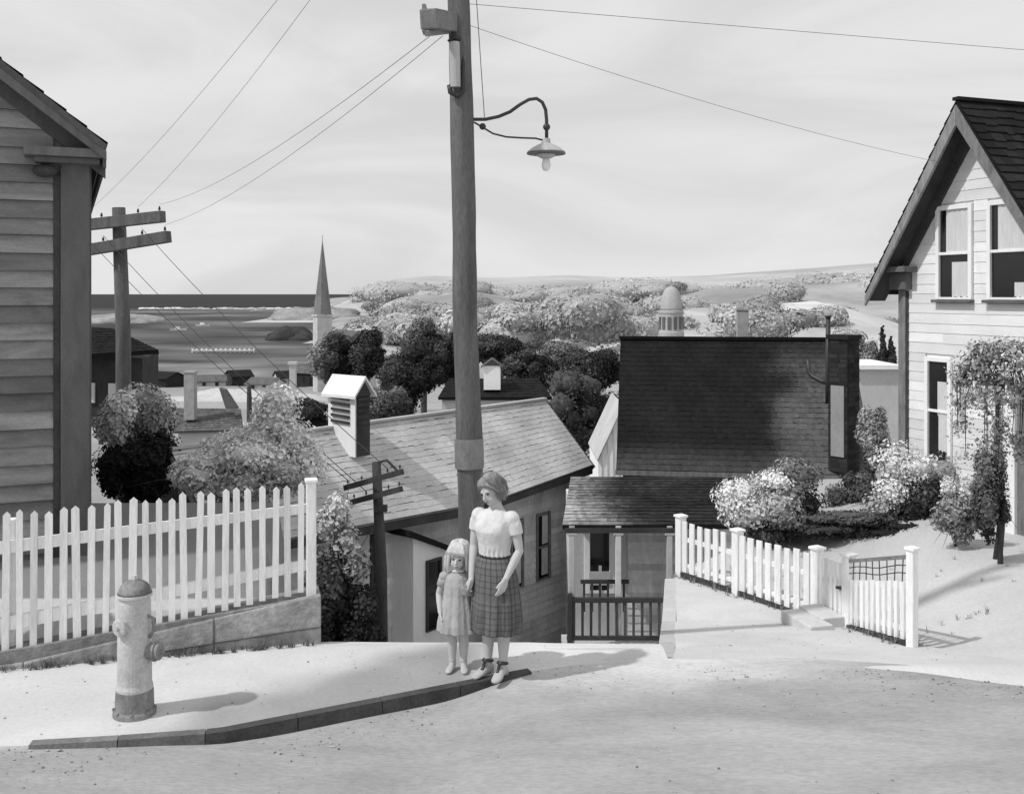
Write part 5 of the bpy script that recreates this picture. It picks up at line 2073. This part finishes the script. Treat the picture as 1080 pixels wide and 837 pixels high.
for i in range(170):
    a = math.radians(rr.uniform(-40, 220))
    ex, ey = math.cos(a), math.sin(a)
    f_ = rr.uniform(1.02, 1.2)
    low = .04 + rr.uniform(-.035, .06)
    j = rr.uniform(-.012, .012)
    k.tube([(ex * .05, .03 + ey * .05, .247), (ex * .088, .030 + ey * .092, .195), (ex * .100 * f_ + j, .030 + ey * .105 * f_, .13), (ex * .100 * f_ - j, .030 + ey * .106 * f_ + j, low)], [.0018, .0028, .0026, .0012], 4)
k.xform(TH)
k.build('hair_strands', M['hair'], wo, smooth=True)
# blouse with short sleeves
k = MB()
k.tube([(0, .004, .975), (0, .0, 1.03), (0, 0, 1.08), (0, -.004, 1.14), (0, -.012, 1.20), (0, -.004, 1.28), (0, .010, 1.335), (0, .016, 1.362)],
       [(.138, .108), (.134, .106), (.146, .116), (.158, .128), (.166, .142), (.168, .118), (.132, .092), (.082, .070)], 28)
for s in (-1, 1):
    k.ell((s * .058, -.078, 1.215), (.085, .062, .085))
    sh, el = (Ls, Le) if s > 0 else (Rs, Re)
    k.ell(sh + Vector((-s * .018, 0, -.004)), (.070, .070, .066))
    k.tube([sh + Vector((-s * .03, 0, .005)), sh.lerp(el, .22), sh.lerp(el, .50)], [.062, .062, .060], 16)
for i in range(9):           # soft gathers above the waistband
    a = math.radians(200 + i * 17)
    k.tube([(.137 * math.cos(a), .108 * math.sin(a), .99), (.15 * math.cos(a + .05), .118 * math.sin(a + .05), 1.09)], [.008, .004], 6)
remesh(k.build('blouse', M['blouse'], wo, smooth=True), .0065, 14)


def fold_w(a, t):
    return (1 - t) * (.06 * math.sin(a * 9 + .7) + .025 * math.sin(a * 17 + 2)) + .006 * math.sin(a * 23)


def plaid(u, v):
    c = (u * 22) % 1
    w = (v * 13) % 1
    base = 1.0
    if c < .16:
        base *= .6
    if w < .13:
        base *= .6
    if .5 < c < .56 or .52 < w < .57:
        base *= 1.22
    return base


loft_cloth('skirt', rings_interp([(.375, .015, .0, .215, .185), (.45, .02, .0, .222, .19), (.62, .02, 0, .212, .175), (.80, .01, .0, .198, .152), (.92, 0, .003, .170, .130), (.985, 0, .004, .140, .111)], 90), M['skirt'], wo, 176, fold_w, plaid)
b = MB()
b.lathe([(1, 0), (1.03, .006), (1.03, .026), (1, .032)], (0, 0, 0), 48)
b.v = [(x * .141, y * .1125 + .004, z + .968) for x, y, z in b.v]
b.build('belt', M['leather'], wo, smooth=True)
for s in (-1, 1):
    b = MB()
    foot(b, (s * .07, .0, .05), s * .12, 1.1, s)
    R = Matrix.Rotation(s * .12, 3, 'Z')
    b.box((s * .07, .05, .016), (.048, .05, .034))
    o = b.build('shoe', M['shoe_pale'], wo, smooth=True)
    remesh(o, .006, 2)
    b = MB()
    ring = [(s * .071 + .041 * math.cos(t), .004 + .046 * math.sin(t), .115 - .01 * math.sin(t)) for t in np.linspace(0, 2 * math.pi, 17)]
    b.tube(ring, [(.014, .006)] * 17, 8)
    b.tube([(s * .071, -.045, .12), (s * .072, -.075, .075), (s * .074, -.10, .062)], [(.014, .006)] * 3, 8)
    b.build('ankle_strap', M['leather'], wo, smooth=True)

# --- the child
cx_ = P(483, 704, 8.27)
RC = math.radians(-4)
co = thing('person', 'small fair-haired child in a plain grey dress holding the woman by the hand', 'person', (cx_.x, 8.27, .004), RC, 'two figures standing together at the kerb')
invc = Matrix.Rotation(-RC, 3, 'Z')
b = MB()
b.tube([(0, 0, .44), (0, .002, .50), (0, .002, .57), (0, -.004, .64), (0, 0, .71), (0, .006, .765), (0, .008, .79), (0, .004, .82), (0, 0, .845)],
       [(.085, .07), (.10, .082), (.092, .08), (.092, .08), (.098, .075), (.075, .055), (.042, .04), (.034, .035), (.033, .035)], 20)
for s in (-1, 1):
    b.ell((s * .098, .002, .745), (.036, .036, .034))
    b.tube([(s * .052, 0, .48), (s * .052, -.006, .37), (s * .05, -.008, .275), (s * .048, .006, .20), (s * .046, .008, .13), (s * .045, .004, .07), (s * .045, .003, .025)],
           [.058, .05, .040, .040, .034, .025, .026], 14)
    foot(b, (s * .045, 0, .04), s * .15, .66, s)
cs = Vector((-.108, .004, .745))
ce = Vector((-.158, .02, .60))
cw_ = Vector((-.135, -.06, .465))
b.tube([cs, cs.lerp(ce, .5), ce, ce.lerp(cw_, .4), cw_], [.034, .031, .026, .026, (.019, .015)], 12)
hand(b, cw_, (cw_ - ce) + Vector((.02, 0, -.06)), (.9, .1, 0), (.1, -.9, 0), .66, .6)
hw_ = invc @ Vector((wx.x - .225 - cx_.x, 8.14 - .01 - 8.27, 0)) + Vector((0, 0, .70))
cs = Vector((.108, .004, .745))
cw2 = hw_ + Vector((-.02, .02, -.055))
ce = cs + Vector((.045, .0, -.13))
b.tube([cs, cs.lerp(ce, .5), ce, ce.lerp(cw2, .4), cw2], [.034, .031, .026, .026, (.019, .015)], 12)
hand(b, cw2, hw_ - cw2 + Vector((0, 0, .03)), (.3, -.9, 0), (-.8, -.2, .1), .62, .9)
TC = Matrix.Translation((0, .0, .815)) @ Euler((math.radians(6), math.radians(4), math.radians(-6)), 'XYZ').to_matrix().to_4x4()
head(b, None, .86, TC)
remesh(b.build('body', M['skin_child'], co, smooth=True), .0052, 2)
face_bits(co, TC, .86)
k = MB()
k.ell((0, .030, .150), (.088, .094, .094), nu=24, nv=16)
k.ell((0, .055, .075), (.086, .060, .10), nu=24, nv=16)
for i in range(64):
    a = math.radians(rr.uniform(-42, 222))
    ex, ey = math.cos(a), math.sin(a)
    low = -.02 + rr.uniform(-.03, .03)
    fl_ = rr.uniform(1.0, 1.2)
    k.tube([(ex * .02, .03 + ey * .02, .250), (ex * .066, .030 + ey * .068, .225), (ex * .094, .028 + ey * .096, .155), (ex * .104 * fl_, .030 + ey * .10 * fl_, .08), (ex * .108 * fl_, .030 + ey * .10 * fl_, low)], [.008, .015, .017, .016, .006], 7)
for i in range(12):
    x = -.06 + .12 * i / 11
    k.tube([(x * .4, -.02, .243), (x * .9, -.074, .215), (x * 1.15, -.092, .172), (x * 1.2, -.090, .146)], [.01, .013, .012, .005], 7)
k.xform(TC @ Matrix.Scale(.9, 4))
remesh(k.build('hair', M['hair_fair'], co, smooth=True), .005, 1)
k = MB()
for i in range(170):
    a = math.radians(rr.uniform(-40, 220))
    ex, ey = math.cos(a), math.sin(a)
    f_ = rr.uniform(1.02, 1.2)
    low = -.03 + rr.uniform(-.035, .06)
    j = rr.uniform(-.012, .012)
    k.tube([(ex * .05, .03 + ey * .05, .247), (ex * .088, .030 + ey * .092, .195), (ex * .100 * f_ + j, .030 + ey * .105 * f_, .13), (ex * .100 * f_ - j, .030 + ey * .106 * f_ + j, low)], [.0018, .0028, .0026, .0012], 4)
k.xform(TC @ Matrix.Scale(.9, 4))
k.build('hair_strands', M['hair_fair'], co, smooth=True)


def fold_c(a, t):
    return (1 - t) * (.05 * math.sin(a * 8 + 1) + .03 * math.sin(a * 15)) + .008 * math.sin(a * 21)


dr = loft_cloth('dress', rings_interp([(.315, .0, .0, .165, .145), (.38, 0, 0, .160, .138), (.50, 0, 0, .135, .115), (.60, 0, 0, .112, .098), (.69, 0, 0, .110, .094), (.745, 0, .003, .104, .078), (.785, 0, .008, .060, .052)], 60), M['dress'], co, 120, fold_c)
for s in (-1, 1):
    sh = Vector((s * .108, .004, .745))
    el = Vector((-.158, .02, .60)) if s < 0 else ce
    k = MB()
    k.ell(sh, (.047, .046, .042))
    k.tube([sh + Vector((-s * .03, 0, 0)), sh.lerp(el, .25), sh.lerp(el, .52)], [.044, .046, .043], 16)
    k.build('sleeve', M['dress'], co, smooth=True)
b = MB()
b.tube([(.05 * math.cos(t), .008 + .044 * math.sin(t), .792 - .008 * math.sin(t)) for t in np.linspace(0, 2 * math.pi, 20)], [(.012, .006)] * 20, 8)
b.build('collar', M['blouse'], co, smooth=True)
for s in (-1, 1):
    b = MB()
    foot(b, (s * .045, 0, .04), s * .15, .73, s)
    b.tube([(s * .045, .003, .03), (s * .045, .003, .085)], [.030, .031], 12)
    remesh(b.build('shoe', M['shoe_pale'], co, smooth=True), .005, 2)

# ------------------------------------------------------------------ camera, sun, sky
cam = bpy.data.cameras.new('camera')
co_ = bpy.data.objects.new('camera', cam)
COL.objects.link(co_)
co_.location = (0, 0, CAMZ)
co_.rotation_euler = (math.radians(90), 0, 0)
cam.sensor_width = 36
cam.lens = 36
cam.shift_y = -(418.5 - 310) / 1080
cam.clip_start = .1
cam.clip_end = 200000
scene.camera = co_

EL = math.radians(50)
sd = Vector((-.92, -.39, 0)).normalized() * math.cos(EL) + Vector((0, 0, math.sin(EL)))
sun = bpy.data.lights.new('sun', 'SUN')
sun.energy = 2.6
sun.angle = math.radians(1.5)
sun.color = (1, 1, 1)
so = bpy.data.objects.new('sun', sun)
COL.objects.link(so)
so.location = (-20, -8, 30)
so.rotation_euler = (-sd).to_track_quat('-Z', 'Y').to_euler()

w = bpy.data.worlds.new('World')
scene.world = w
w.use_nodes = True
nt = w.node_tree
N, L = nt.nodes, nt.links
bg = N['Background']
sky = N.new('ShaderNodeTexSky')
sky.sky_type = 'NISHITA'
sky.sun_disc = False
sky.sun_elevation = EL
sky.sun_rotation = math.atan2(sd.x, sd.y)
bw = N.new('ShaderNodeRGBToBW')
L.new(sky.outputs[0], bw.inputs[0])


def mth(op, a, c, clamp=False):
    q = N.new('ShaderNodeMath')
    q.operation = op
    q.use_clamp = clamp
    for i, v in enumerate((a, c)):
        if isinstance(v, (int, float)):
            q.inputs[i].default_value = v
        else:
            L.new(v, q.inputs[i])
    return q.outputs[0]


tc = N.new('ShaderNodeTexCoord')
mp = N.new('ShaderNodeMapping')
mp.inputs['Scale'].default_value = (1.1, 1.1, 5.0)
mp.inputs['Rotation'].default_value = (0, math.radians(-14), 0)
L.new(tc.outputs['Generated'], mp.inputs['Vector'])
ns = N.new('ShaderNodeTexNoise')
ns.inputs['Scale'].default_value = 1.9
ns.inputs['Detail'].default_value = 6
ns.inputs['Roughness'].default_value = .55
ns.inputs['Distortion'].default_value = .8
L.new(mp.outputs['Vector'], ns.inputs['Vector'])
rp_ = N.new('ShaderNodeMapRange')
rp_.inputs['From Min'].default_value = .35
rp_.inputs['From Max'].default_value = .68
rp_.inputs['To Min'].default_value = 1.02
rp_.inputs['To Max'].default_value = .86
rp_.interpolation_type = 'SMOOTHSTEP'
L.new(ns.outputs['Fac'], rp_.inputs['Value'])
# high thin overcast: the Nishita gradient compressed, then streaked with grey
v = mth('ADD', mth('MULTIPLY', mth('MINIMUM', bw.outputs[0], 12.0), .012), .735)
v = mth('MULTIPLY', v, rp_.outputs['Result'])
L.new(v, bg.inputs['Color'])
bg.inputs['Strength'].default_value = 1.0

scene.view_settings.view_transform = 'Standard'
scene.view_settings.look = 'None'
scene.view_settings.exposure = 0
